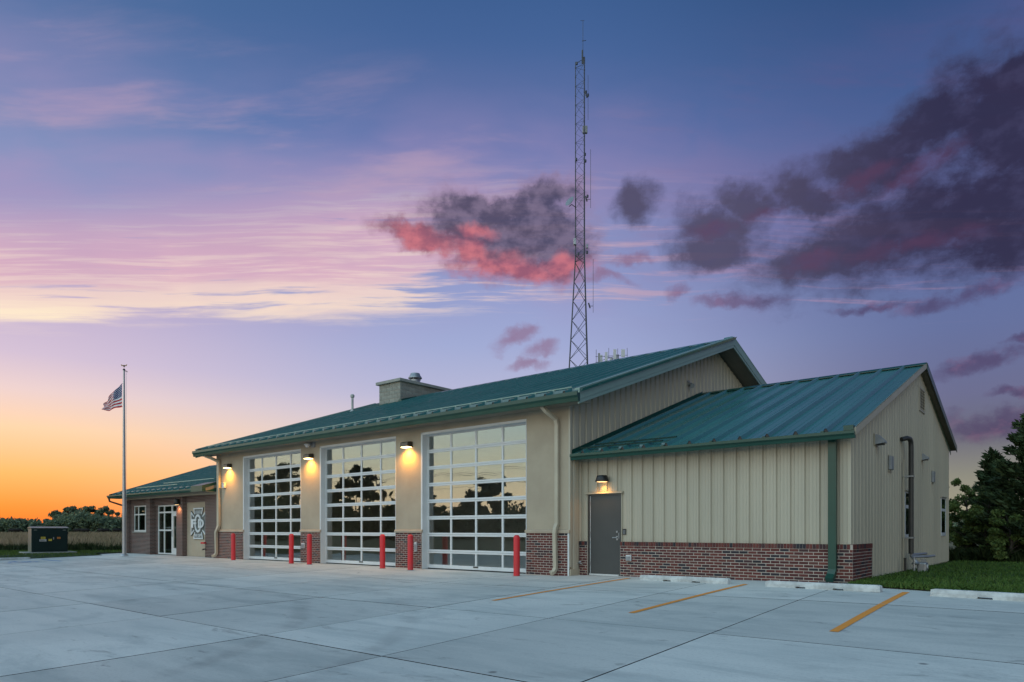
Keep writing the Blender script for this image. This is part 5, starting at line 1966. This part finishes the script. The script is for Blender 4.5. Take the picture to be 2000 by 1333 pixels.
for (x, y, L, rz, lab) in ((-6.98, -0.56, 2.32, -0.135, 'concrete wheel stop nearest the grey side door'),
                           (-3.89, -1.03, 2.20, -0.150, 'concrete wheel stop below the green downspout'),
                           (-0.84, -1.42, 2.34, -0.10, 'concrete wheel stop at the right beside the lawn'),
                           (-38.30, -5.85, 2.3, PI / 2, 'concrete wheel stop at the far left beside the lawn and blue symbol')):
    t = thing('wheel_stop', lab, 'wheel stop', (x, y, gz(x, y) - 0.004), 'concrete parking wheel stops', rz)
    t.rotation_euler = (0, 0, rz)
    if abs(rz) < 0.5:
        t.rotation_euler = (0, -math.atan((gz(x + 1, y) - gz(x - 1, y)) / 2.0), rz)
    local('block', stop_mesh(L), None, t)
    local('anchor_pin', MB().lathe([(0.018, 0.12), (0.018, 0.128)], 10, (-L * 0.36, 0, 0)).lathe([(0.018, 0.12), (0.018, 0.128)], 10, (L * 0.36, 0, 0)), M['dark_metal'], t)

# ---------------- transformer
t = thing('transformer_cabinet', 'dark green padmounted transformer cabinet with warning labels on the left lawn', 'transformer', (-41.25, -3.02, 0.10), None, math.radians(-6.8))
local('concrete_pad', MB().bbox(-1.35, 0.35, -1.15, 1.15, -0.12, 0.015, 0.02), M['cast_concrete'], t)
local('cabinet', MB().bbox(-1.0, 0.0, -0.79, 0.79, 0.015, 1.24, 0.015), M['transformer_green'], t)
local('side_panel', MB().box(-0.98, -0.02, -0.802, -0.791, 0.03, 1.22), M['transformer_lid'], t)
local('lid', MB().prism([(-1.06, 1.242), (0.05, 1.242), (0.05, 1.265), (-0.5, 1.335), (-1.06, 1.265)], 'y', -0.83, 0.83), M['transformer_lid'], t)
local('cabinet_door', MB().box(0.001, 0.018, -0.74, -0.03, 0.10, 1.18), M['transformer_green'], t)
local('cabinet_door', MB().box(0.001, 0.018, -0.015, 0.74, 0.10, 1.18), M['transformer_green'], t)
local('door_handle', MB().box(0.019, 0.045, 0.13, 0.17, 0.66, 0.78), M['galv'], t)
local('hinge', MB().box(0.0, 0.026, -0.70, -0.56, 1.13, 1.17).box(0.0, 0.026, 0.56, 0.70, 1.13, 1.17), M['transformer_lid'], t)
local('lifting_lug', MB().tube([(-0.5, 0.79, 1.0), (-0.5, 0.90, 1.0)], 0.05, 10), M['black'], t)
local('warning_label', MB().box(0.0185, 0.022, -0.40, -0.20, 0.68, 0.80), M['yellow_label'], t)
local('warning_label', MB().box(0.0185, 0.022, -0.07, 0.08, 0.58, 0.69), M['yellow_label'], t)
local('rating_label', MB().box(0.0185, 0.022, -0.46, -0.16, 0.56, 0.67), M['white_label'], t)
local('hazard_label', MB().box(0.0185, 0.022, 0.31, 0.46, 0.69, 0.79), M['orange_label'], t)
prn = MB()
for i in range(3):
    prn.box(0.0222, 0.023, -0.43, -0.20 - 0.03 * i, 0.585 + i * 0.026, 0.597 + i * 0.026)
prn.box(0.0222, 0.023, -0.37, -0.23, 0.72, 0.735).box(0.0222, 0.023, -0.37, -0.25, 0.75, 0.765)
prn.box(0.0222, 0.023, 0.34, 0.43, 0.725, 0.74)
local('label_print', prn, M['black'], t)

# ---------------- flagpole and flag
FX, FY = -36.0, -1.42
t = thing('flagpole', 'tall silver flagpole standing before the brick office wing', 'flagpole', (FX, FY, 0.0))
local('pole', MB().tube([(0, 0, 0.0), (0, 0, 3.0), (0, 0, 9.05)], [0.085, 0.078, 0.040], 14), M['pole_alum'], t, True)
local('base_collar', MB().lathe([(0.20, 0.0), (0.19, 0.03), (0.11, 0.09), (0.088, 0.10)], 16), M['pole_alum'], t, True)
local('truck', MB().lathe([(0.045, 9.05), (0.06, 9.07), (0.05, 9.12), (0.01, 9.14)], 10).tube([(0, 0, 9.02), (0.10, 0.08, 9.02), (0.12, 0.10, 8.97)], 0.02, 6), M['dark_metal'], t, True)
fin = MB()
fin.tube([(0, 0, 9.12), (0, 0, 9.24)], 0.010, 6)
fin.lathe([(0.0, 9.22), (0.045, 9.24), (0.052, 9.28), (0.03, 9.31), (0.0, 9.32)], 10)
fin.add([(0, 0, 9.28), (-0.12, -0.10, 9.36), (-0.10, -0.08, 9.26)], [(0, 1, 2)])
fin.add([(0, 0, 9.28), (0.12, 0.10, 9.36), (0.10, 0.08, 9.26)], [(0, 1, 2)])
local('eagle_finial', fin, M['gold'], t, True)
local('cleat', MB().tube([(0.10, 0.03, 1.92), (0.10, 0.03, 2.16)], 0.014, 6).box(0.06, 0.11, 0.01, 0.05, 2.02, 2.06), M['galv'], t)
local('halyard', MB().tube([(0.10, 0.06, 2.05), (0.10, 0.07, 8.98)], 0.006, 5), M['plastic_white'], t)

fl_t = thing('flag', 'United States flag drooping from the flagpole', 'flag', (FX, FY, 0.0))
NU, NV = 40, 52


def flag_pt(u, v):
    px25 = 0.0252
    drop = 40 * u ** 1.05 * (1 - v) + (46 + 8 * u) * v
    run = 36 * (u ** 0.95) * (1.0 + 0.03 * math.sin(9 * v))
    fold = 0.10 * math.sin(8.5 * u + 2.6 * v) * u ** 0.6 + 0.05 * math.sin(17 * u - 5 * v) * u
    drop += 2.0 * math.sin(10 * u + 1.0) * u
    r = -0.10 - run * px25
    p = Vector((Rv[0] * r + Fv[0] * fold, Rv[1] * r + Fv[1] * fold, 8.42 - drop * px25))
    return p


vs = [flag_pt(i / NU, j / NV)[:] for j in range(NV + 1) for i in range(NU + 1)]
fs, mi = [], []
for j in range(NV):
    for i in range(NU):
        fs.append((j * (NU + 1) + i, j * (NU + 1) + i + 1, (j + 1) * (NU + 1) + i + 1, (j + 1) * (NU + 1) + i))
        st_ = int(j / (NV / 13))
        mi.append(2 if (i < 0.40 * NU and st_ < 7) else (0 if st_ % 2 == 0 else 1))
m = MB()
m.v, m.f, m.m = vs, fs, mi
me = bpy.data.meshes.new('cloth')
me.from_pydata(vs, [], fs)
for k_ in ('flag_red', 'flag_white', 'flag_blue'):
    me.materials.append(M[k_])
me.polygons.foreach_set('material_index', mi)
me.shade_smooth()
local('cloth', me, None, fl_t)
sm_ = MB()
for r in range(9):
    for c in range(6 if r % 2 == 0 else 5):
        u = (0.4 / 12) * (1 + 2 * c + (r % 2))
        v = (7 / 13 / 10) * (r + 1)
        for sgn in (-1, 1):
            p = flag_pt(u, v)
            off = Vector((Fv[0], Fv[1], 0)) * (0.006 * sgn)
            cc = p + off
            pts = []
            for q in range(10):
                a = PI / 2 + q * PI / 5
                rr_ = 0.024 if q % 2 == 0 else 0.010
                pts.append((cc.x + Rv[0] * rr_ * math.cos(a), cc.y + Rv[1] * rr_ * math.cos(a), cc.z + rr_ * math.sin(a)))
            sm_.add(pts, [tuple(range(10))])
so = local('star', sm_, M['flag_white'], fl_t)
local('grommet_clip', MB().tube([(-0.03, 0.0, 8.40), (-0.09, -0.07, 8.42)], 0.008, 5).tube([(-0.03, 0.0, 7.30), (-0.09, -0.07, 7.27)], 0.008, 5), M['galv'], fl_t)

# ================================================================== TOWER
TX, TY = -27.0, 25.0
tower = thing('radio_tower', 'tall steel lattice radio tower behind the green roof', 'radio tower', (TX, TY, 0.0))
ZT1, ZT2 = 20.5, 34.1
ANG = [math.radians(a) for a in (40 + 172, 40 + 172 + 120, 40 + 172 + 240)]


def half_w(z):
    if z < ZT1:
        return 0.41 + (1.62 - 0.41) * (ZT1 - z) / ZT1 * 0.95
    return 0.41


def leg_pt(i, z):
    r = half_w(z) * 1.0
    return Vector((r * math.cos(ANG[i]), r * math.sin(ANG[i]), z))


for i in range(3):
    local('tower_leg', MB().tube([leg_pt(i, 0), leg_pt(i, ZT1), leg_pt(i, ZT2 + (0.0 if i else 0.0))], [0.058, 0.042, 0.028], 8), M['tower_steel'], tower)
br_lo, br_hi, nodes_ = MB(), MB(), MB()
z = 1.0
while z < ZT1 - 0.3:
    z2 = min(z + 1.36, ZT1)
    for i in range(3):
        j = (i + 1) % 3
        br_lo.tube([leg_pt(i, z), leg_pt(j, z2)], 0.020, 5, caps=False)
        br_lo.tube([leg_pt(j, z), leg_pt(i, z2)], 0.017, 5, caps=False)
    z = z2
z = ZT1
s = 0
while z < ZT2 - 0.2:
    z2 = min(z + 0.66, ZT2)
    for i in range(3):
        j = (i + 1) % 3
        br_hi.tube([leg_pt(i, z), leg_pt(j, z2)] if s % 2 else [leg_pt(j, z), leg_pt(i, z2)], 0.010, 4, caps=False)
        if s % 2 == 0:
            br_hi.tube([leg_pt(i, z), leg_pt(j, z)], 0.009, 4, caps=False)
        nodes_.tube([leg_pt(i, z - 0.05), leg_pt(i, z + 0.05)], 0.042, 6)
    z = z2
    s += 1
local('lower_bracing', br_lo, M['tower_steel'], tower)
local('upper_bracing', br_hi, M['tower_steel'], tower)
local('leg_joint', nodes_, M['tower_steel'], tower)['kind'] = 'stuff'


def on_tower(px, py):
    """point beside the tower axis: sideways offset by bearing at the tower's distance, height from its elevation"""
    dist = 47.9
    lat = (px - 1140.0) / 1338.0 * dist
    z = 1.24 + (1036 - py) / 1338.0 * dist
    return Vector((Rv[0] * lat, Rv[1] * lat, z))


local('top_whip', MB().tube([on_tower(1143, 96), on_tower(1143, 38)], 0.016, 5).tube([on_tower(1138, 38), on_tower(1146, 38)], 0.012, 4).tube([on_tower(1141, 78), on_tower(1149, 77)], 0.02, 4), M['tower_steel'], tower)
local('top_mast', MB().tube([on_tower(1142, 122), on_tower(1142, 96)], 0.06, 6).tube([on_tower(1131, 121), on_tower(1146, 112)], 0.02, 5).tube([on_tower(1145, 110), on_tower(1145, 122)], 0.08, 6), M['tower_steel'], tower)
dsh = MB()
c = on_tower(1119, 394)
prof_ = [(0.02, 0.0), (0.18, 0.02), (0.30, 0.07), (0.37, 0.13)]
bm_ = MB().lathe(prof_, 18)
axis = Vector((Rv[0] * -0.75, Rv[1] * -0.75, 0.45)).normalized() - Vector((Fv[0], Fv[1], 0)) * 0.75
q = Vector((0, 0, 1)).rotation_difference(axis.normalized())
local('dish_antenna', MB().add([(c + q @ Vector(v))[:] for v in bm_.v], bm_.f), M['galv'], tower, True)
local('dish_arm', MB().tube([on_tower(1129, 404), on_tower(1121, 398), on_tower(1116, 402)], 0.03, 5), M['tower_steel'], tower)
for (pa, pb2, w, d_, nm, mt) in (((1147, 252), 14, 0.17, 0.10, 'panel_antenna', 'plastic_grey'), ((1127, 471), 13, 0.10, 0.10, 'panel_antenna', 'galv'), ((1151, 480), 8, 0.07, 0.07, 'antenna_box', 'galv')):
    c = on_tower(*pa)
    h = pb2 / 1338.0 * 47.9 / 2
    bxm = MB().bbox(-w, w, -d_, d_, -h, h, 0.03)
    mtx = Matrix.Translation(c) @ Matrix.Rotation(YAW, 4, 'Z')
    local(nm, MB().add([(mtx @ Vector(v))[:] for v in bxm.v], bxm.f), M[mt], tower)
for (x_, ya, yb2, ym) in ((1163, 505, 610, 597), (1153, 145, 232, 185), (1158, 290, 405, 388)):
    base_x = 1148 if ym < 450 else 1154
    local('whip_antenna', MB().tube([on_tower(x_, yb2), on_tower(x_, ya)], 0.014, 5).tube([on_tower(base_x, ym), on_tower(x_, ym)], 0.02, 5).tube([on_tower(base_x, ym - 6), on_tower(base_x + 3, ym + 4)], 0.05, 5), M['tower_steel'], tower)
for (x_, y_) in ((1131, 122), (1130, 310), (1148, 313), (1147, 300), (1149, 178), (1153, 184), (1152, 382), (1134, 495), (1151, 492)):
    c = on_tower(x_, y_)
    local('clamp_box', MB().bbox(c.x - 0.055, c.x + 0.055, c.y - 0.055, c.y + 0.055, c.z - 0.10, c.z + 0.10, 0.02), M['tower_steel'], tower)

# ---------------- distant cell mast whose antennas show over the roof
MD = 150.0


def far_pt(px, py, d=MD, dd=0.0):
    lat = (px - 1000.0) / 1338.0 * d
    z = 1.24 + (1036 - py) / 1338.0 * d
    return Vector((Fv[0] * (d + dd) + Rv[0] * lat, -15.0 + Fv[1] * (d + dd) + Rv[1] * lat, z))


mb_ = far_pt(1194, 1036)
mast = thing('cell_mast', 'distant mast with white panel antennas just above the green roof', 'antenna mast', (mb_.x, mb_.y, 0.0))
off = Vector((mb_.x, mb_.y, 0))


def mpart(nm, m, mt):
    m.v = [(Vector(v) - off)[:] for v in m.v]
    return local(nm, m, mt, mast)


mpart('mast_pole', MB().tube([(mb_.x, mb_.y, 0), far_pt(1194, 700)], [0.7, 0.35], 10), M['galv'])
fr = MB()
for (a, b) in (((1163, 697), (1226, 694)), ((1163, 708), (1226, 706)), ((1180, 697), (1200, 700)), ((1176, 704), (1198, 697))):
    fr.tube([far_pt(*a), far_pt(*b)], 0.05, 5)
mpart('frame_rail', fr, M['tower_steel'])
for (x_, ya, yb2, w, dd) in ((1170, 690, 708, 2.0, 0), (1176, 689, 706, 3.0, 2), (1184, 688, 707, 2.6, 0), (1199.5, 685, 704, 2.9, -1), (1205, 689, 703, 2.2, 1.5), (1210, 688, 701, 1.5, 2), (1215.5, 685, 700, 3.6, -1)):
    a = far_pt(x_, ya, MD, dd)
    b = far_pt(x_, yb2, MD, dd)
    w_m = w / 1338 * MD
    bxm = MB().bbox(-w_m, w_m, -0.12, 0.12, b.z - a.z, 0, 0.04)
    mtx = Matrix.Translation(a) @ Matrix.Rotation(YAW, 4, 'Z')
    mpart('panel_antenna', MB().add([(mtx @ Vector(v))[:] for v in bxm.v], bxm.f), M['plastic_white'] if w > 2.5 else M['plastic_grey'])
for (x_, ya, yb2) in ((1164.5, 683, 710), (1189, 680, 700), (1206.5, 681, 700), (1225, 680, 698)):
    mpart('whip_antenna', MB().tube([far_pt(x_, yb2), far_pt(x_, ya)], 0.05, 5), M['tower_steel'])


# ================================================================== VEGETATION
def leaves_mesh(name, cen, size, mat, dirs=None, asp=1.0, flat=0.0, seed=1):
    """one quad-ish leaf (diamond) per centre"""
    g = np.random.default_rng(seed)
    n = len(cen)
    a = g.normal(0, 1, (n, 3)) if dirs is None else dirs + g.normal(0, 0.45, (n, 3))
    a /= np.linalg.norm(a, axis=1, keepdims=True) + 1e-9
    b = g.normal(0, 1, (n, 3))
    b -= a * np.sum(a * b, axis=1, keepdims=True)
    b /= np.linalg.norm(b, axis=1, keepdims=True) + 1e-9
    s = size * g.uniform(0.6, 1.35, (n, 1))
    v = np.empty((n, 4, 3))
    v[:, 0] = cen - a * s * asp
    v[:, 1] = cen + b * s * 0.5
    v[:, 2] = cen + a * s * asp
    v[:, 3] = cen - b * s * 0.5
    f = np.arange(n)[:, None] * 4 + np.arange(4)[None, :]
    return npmesh(name, v.reshape(-1, 3), f, mat)


def limbs(m, base, top, spread, count, r0, seed, bend=0.15):
    g = random.Random(seed)
    base, top = Vector(base), Vector(top)
    mid = base.lerp(top, 0.5) + Vector((g.uniform(-bend, bend), g.uniform(-bend, bend), 0))
    m.tube([base, mid, top], [r0, r0 * 0.65, r0 * 0.15], 7)
    tips = []
    for i in range(count):
        t = 0.25 + 0.7 * i / max(1, count - 1)
        p = base.lerp(mid, t * 2) if t < 0.5 else mid.lerp(top, t * 2 - 1)
        a = g.uniform(0, 2 * PI)
        l = spread * g.uniform(0.55, 1.0)
        q = p + Vector((math.cos(a) * l, math.sin(a) * l, l * g.uniform(0.25, 0.8)))
        m.tube([p, p.lerp(q, 0.5) + Vector((0, 0, 0.06)), q], [r0 * 0.35 * (1.1 - t * 0.6), r0 * 0.22, r0 * 0.08], 5)
        tips.append(q)
    return tips


def broadleaf(name, label, cat, x, y, z0, h, w, mat, nleaf, lsize, seed, group=None, trunk_frac=0.25, clumps=26):
    g = np.random.default_rng(seed)
    t = thing(name, label, cat, (x, y, z0), group)
    m = MB()
    limbs(m, (0, 0, -0.1), (0, 0, h * 0.85), w * 0.7, 11, 0.05 + 0.012 * h, seed)
    local('trunk', m, M['bark'], t)
    cs = []
    for i in range(clumps):
        zz = g.uniform(trunk_frac, 1.0)
        env = math.sin(PI * (0.16 + 0.80 * (zz - trunk_frac) / (1 - trunk_frac))) ** 0.7
        a = g.uniform(0, 2 * PI)
        r = w * env * g.uniform(0.25, 1.0)
        cs.append((r * math.cos(a), r * math.sin(a), zz * h, g.uniform(0.12, 0.30) * w))
    cs = np.array(cs)
    k_ = g.integers(0, clumps, nleaf)
    p = g.normal(0, 1, (nleaf, 3))
    p /= np.linalg.norm(p, axis=1, keepdims=True)
    p *= (g.random((nleaf, 1)) ** 0.45)
    cen = cs[k_, :3] + p * cs[k_, 3:4] * np.array([1.0, 1.0, 0.8])
    cen[:, 2] = np.maximum(cen[:, 2], 0.05)
    local('crown', leaves_mesh('crown', cen, lsize, mat, seed=seed), None, t)
    return t


def cedar(name, label, x, y, z0, h, w, nspray, seed, group=None, mat=None):
    g = np.random.default_rng(seed)
    t = thing(name, label, 'tree', (x, y, z0), group)
    m = MB()
    m.tube([(0, 0, -0.1), (0.05, 0.03, h * 0.5), (0, 0, h * 0.98)], [0.16 + 0.01 * h, 0.09, 0.015], 8)
    cen, dirs = [], []
    nb = int(46 + h * 7)
    for i in range(nb):
        f = (i + 0.5) / nb
        zz = h * (0.03 + 0.95 * f)
        a = i * 2.399 + g.uniform(-0.4, 0.4)
        L = w * (1.0 - f) ** 0.75 * g.uniform(0.65, 1.18) + 0.15
        up = g.uniform(0.15, 0.55)
        d = np.array([math.cos(a), math.sin(a), up])
        m.tube([(0, 0, zz), tuple(np.array([0, 0, zz]) + d * L * 0.6), tuple(np.array([0, 0, zz + 0.06 * L]) + d * L)], [0.03, 0.018, 0.006], 4)
        k_ = max(6, int(nspray * L / (nb * w * 0.55)))
        tt = g.random(k_) ** 0.7
        wob = g.normal(0, 0.09 + 0.05 * L, (k_, 3)) * (0.35 + 0.8 * (1 - tt))[:, None]
        c_ = np.array([0, 0, zz]) + d * L * tt[:, None] * 1.03 + wob
        c_[:, 2] += 0.06 * L * tt
        cen.append(c_)
        dd = np.tile(d * np.array([1, 1, 1.0]) + np.array([0, 0, 0.25]), (k_, 1))
        dirs.append(dd)
    cen = np.concatenate(cen)
    dirs = np.concatenate(dirs)
    local('trunk', m, M['bark'], t)
    local('crown', leaves_mesh('crown', cen, 0.085, mat or M['leaf_cedar'], dirs=dirs, asp=1.5, seed=seed), None, t)
    return t


cedar('cedar_tree', 'tall dark cedar tree at the right edge beyond the lawn', -1.35, 16.6, 0.05, 5.75, 1.75, 15000, 3)
cedar('cedar_tree', 'shorter pointed cedar rising behind the bushes', -2.75, 18.2, 0.05, 4.35, 1.05, 7000, 5)
cedar('cedar_tree', 'tall dark cedar tree standing just outside the right of the lawn', 1.2, 17.6, 0.05, 6.4, 2.0, 9000, 8)
bush = [(-3.55, 17.2, 2.9, 1.05, 'leafy bush beside the rear corner of the end gable'), (-2.75, 16.6, 2.6, 0.9, 'round leafy bush in the middle of the thicket'),
        (-2.1, 15.6, 1.9, 0.85, 'low leafy bush at the foot of the cedar'), (-4.5, 19.0, 3.4, 1.2, 'tall leafy bush partly hidden by the end gable')]
for i, (x, y, h, w, lab) in enumerate(bush):
    broadleaf('bush', lab, 'bush', x, y, 0.05, h, w, M['leaf_shrub'], 5200, 0.062, 20 + i, 'bushes behind the lawn', 0.06, 30)
n = 5200
xx = -4.2 + 5.2 * npr.random(n)
yy = 15.2 + 1.5 * npr.random(n)
blades('undergrowth', np.stack([xx, yy], 1), lambda a, b: 0.05, 0.15, 0.62, 0.02, M['weeds'], 0.5, 'tangled undergrowth below the bushes')

# distant wood on the left: one joined mass of crowns, set back at two depths
def treeline(name, label, az0, az1, dist, hfun, mat, n, lsize, seed, cat=None):
    g = np.random.default_rng(seed)
    az = az0 + (az1 - az0) * g.random(n // 130)
    cen = []
    for a in az:
        d = dist + g.uniform(-14, 14)
        H = hfun(a) * g.uniform(0.70, 1.06)
        W = H * g.uniform(0.32, 0.52)
        ca_, sa_ = math.cos(math.radians(a)) * d, math.sin(math.radians(a)) * d
        c0 = np.array([Fv[0] * ca_ + Rv[0] * sa_, -15 + Fv[1] * ca_ + Rv[1] * sa_, 0])
        k_ = 130
        nc = 9
        cl = np.stack([g.normal(0, W * 0.5, nc), g.normal(0, W * 0.5, nc), H * g.uniform(0.08, 0.88, nc)], 1)
        idx = g.integers(0, nc, k_)
        p = g.normal(0, 1, (k_, 3))
        p /= np.linalg.norm(p, axis=1, keepdims=True)
        p *= (g.random((k_, 1)) ** 0.4)
        q = cl[idx] + p * H * 0.20
        q[:, 2] = np.clip(q[:, 2], 0.2, None)
        cen.append(q + c0)
    o = link(name, leaves_mesh(name, np.concatenate(cen), lsize, mat, seed=seed))
    o['kind'] = 'stuff'
    o['label'] = label
    return o


def hprof(a):
    px = 1000 + 1338 * math.tan(math.radians(a))
    base = 27 + 5 * math.sin(px * 0.05) + 3 * math.sin(px * 0.13 + 1)
    if px > 95:
        base += 12 * min(1.0, (px - 95) / 40.0)
    return base * 260 / 1338.0 * 0.80


treeline('treeline', 'dark distant wood along the meadow horizon', -44, -28, 262, hprof, M['leaf_hazy'], 170000, 0.46, 41)
treeline('treeline', 'distant wood beyond the right thicket', 30, 46, 200, lambda a: 5.0, M['leaf_hazy'], 16000, 0.55, 43)
# a few taller crowns standing out of the wood
for i, (px, top) in enumerate(((110, 1002), (135, 993), (172, 990), (205, 992))):
    p0 = far_pt(px, 1036, 240)
    broadleaf('field_tree', ['ragged tree at the left end of the higher wood', 'round-topped tree standing above the distant wood', 'broad tree standing above the wood left of the flagpole', 'thin-topped tree above the wood beside the flagpole'][i], 'tree', p0.x, p0.y, 0.0,
              1.24 + (1036 - top) / 1338.0 * 240, 4.2 + 0.3 * i, M['leaf_hazy'], 4200, 0.40, 60 + i, 'trees at the edge of the meadow', 0.08, 40)


# cattle at the edge of the meadow
def cow_mesh():
    m = MB()
    m.tube([(-0.95, 0, 1.08), (-0.80, 0, 1.10), (-0.3, 0, 1.02), (0.35, 0, 1.02), (0.75, 0, 1.08), (0.95, 0, 1.02)], [0.16, 0.34, 0.38, 0.38, 0.33, 0.18], 10)
    m.tube([(0.85, 0, 1.10), (1.15, 0, 0.95), (1.35, 0, 0.70), (1.50, 0, 0.48)], [0.24, 0.17, 0.14, 0.09], 8)
    for x in (-0.7, 0.65):
        for y in (-0.18, 0.18):
            m.tube([(x, y, 0.95), (x + 0.02, y, 0.5), (x, y, 0.0)], [0.14, 0.07, 0.06], 6)
    m.tube([(-0.98, 0, 1.12), (-1.05, 0, 0.7), (-1.03, 0, 0.4)], [0.04, 0.025, 0.05], 5)
    m.tube([(1.28, -0.12, 0.86), (1.26, -0.26, 0.90)], [0.05, 0.03], 4)
    m.tube([(1.28, 0.12, 0.86), (1.26, 0.26, 0.90)], [0.05, 0.03], 4)
    return m.mesh('cow', M['cow'], True)


cm = cow_mesh()
for i, (px, lab) in enumerate(((24, 'black cow grazing at the far left of the meadow'), (32, 'black cow just right of the farthest-left cow'), (152, 'black cow grazing right of the transformer cabinet'),
                               (166, 'black cow in the middle of the row near the tree line'), (197, 'black cow grazing left of the pair beside the flagpole'), (205, 'black cow second from the flagpole'), (228, 'black cow nearest the flagpole'))):
    p0 = far_pt(px, 1036, 175)
    o = link('cow', cm, None, (p0.x, p0.y, 0.25))
    o.rotation_euler = (0, 0, YAW + rnd.choice((0.2, PI - 0.3, 0.5)))
    tag(o, lab, 'cow', 'cattle grazing in the meadow')

# ================================================================== WHAT THE GARAGE DOOR GLASS REFLECTS (behind the camera)
for i, (x, y, h, w, lab) in enumerate(((-66, -58, 9.8, 4.2, 'round dark tree mirrored in the nearest garage door'), (-106, -66, 13.5, 5.2, 'tall dark tree mirrored in the middle garage door'),
                                       (-122, -60, 14.5, 6.0, 'wide dark tree mirrored in the farthest garage door'), (-152, -74, 12.0, 5.5, 'dark tree mirrored in the left part of the farthest garage door'),
                                       (-48, -64, 6.0, 4.5, 'low dark tree mirrored at the right of the nearest garage door'))):
    broadleaf('street_tree', lab, 'tree', x, y, -0.6, h, w, M['leaf_dark'], 9000, 0.34, 80 + i, 'trees across the road', 0.12, 46)
treeline('treeline', 'dark wood across the road mirrored in the door glass', -116, -52, 105, lambda a: 5.2 + 1.6 * math.sin(a * 1.3) + math.sin(a * 3.1), M['leaf_dark'], 60000, 0.5, 90)
hs_ = thing('house', 'grey gabled house mirrored in the middle garage door', 'house', (-88.0, -62.0, -0.6))
hb = MB()
hb.prism([(-5, 0), (5, 0), (5, 3.0), (0, 5.6), (-5, 3.0)], 'y', -4.5, 4.5)
local('wall', hb, M['house_wall'], hs_)
hr = MB()
hr.prism([(-5.5, 2.75), (0, 5.62), (5.5, 2.75), (5.5, 2.95), (0, 5.85), (-5.5, 2.95)], 'y', -4.9, 4.9)
local('roof', hr, M['house_roof'], hs_)
for x_ in (-2.6, 1.4):
    local('window', MB().box(x_, x_ + 1.2, 4.5, 4.55, 1.0, 2.2), M['white_metal'], hs_)
local('door', MB().box(-0.6, 0.4, 4.5, 4.55, 0.0, 2.1), M['white_metal'], hs_)
for i, (x, y) in enumerate(((-84.0, -52.0), (-40.0, -49.0))):
    up = thing('utility_pole', ['wooden utility pole mirrored in the middle garage door', 'wooden utility pole mirrored at the right of the nearest garage door'][i], 'utility pole', (x, y, -0.6), 'poles along the road')
    local('post', MB().tube([(0, 0, 0), (0, 0, 10.6)], [0.17, 0.12], 8), M['wood_pole'], up)
    local('crossarm', MB().box(-0.06, 0.06, -1.2, 1.2, 9.7, 9.85), M['wood_pole'], up)
    local('insulator', MB().lathe([(0.05, 9.85), (0.06, 9.95), (0.02, 10.0)], 8, (0, -1.0, 0)).lathe([(0.05, 9.85), (0.06, 9.95), (0.02, 10.0)], 8, (0, 1.0, 0)), M['plastic_grey'], up)
    if i == 0:
        local('transformer_can', MB().tube([(0.3, 0, 8.0), (0.3, 0, 9.0)], 0.25, 10), M['plastic_grey'], up)
for k_, (dy, z, nm) in enumerate(((-1.0, 9.4, 'upper power line mirrored in the nearest garage door'), (1.0, 9.4, 'second power line mirrored in the nearest garage door'), (0.0, 7.4, 'lowest power line mirrored in the nearest garage door'))):
    pts = []
    for i in range(25):
        f_ = i / 24
        x = -170 + 190 * f_
        span = ((x + 84) % 44) / 44
        pts.append((x, -51.5 + dy + f_ * 2, z - 1.3 * 4 * span * (1 - span) * 0.35))
    tag(MB().tube(pts, 0.025, 4).build('power_line', M['black']), nm, 'cable', 'power lines along the road')
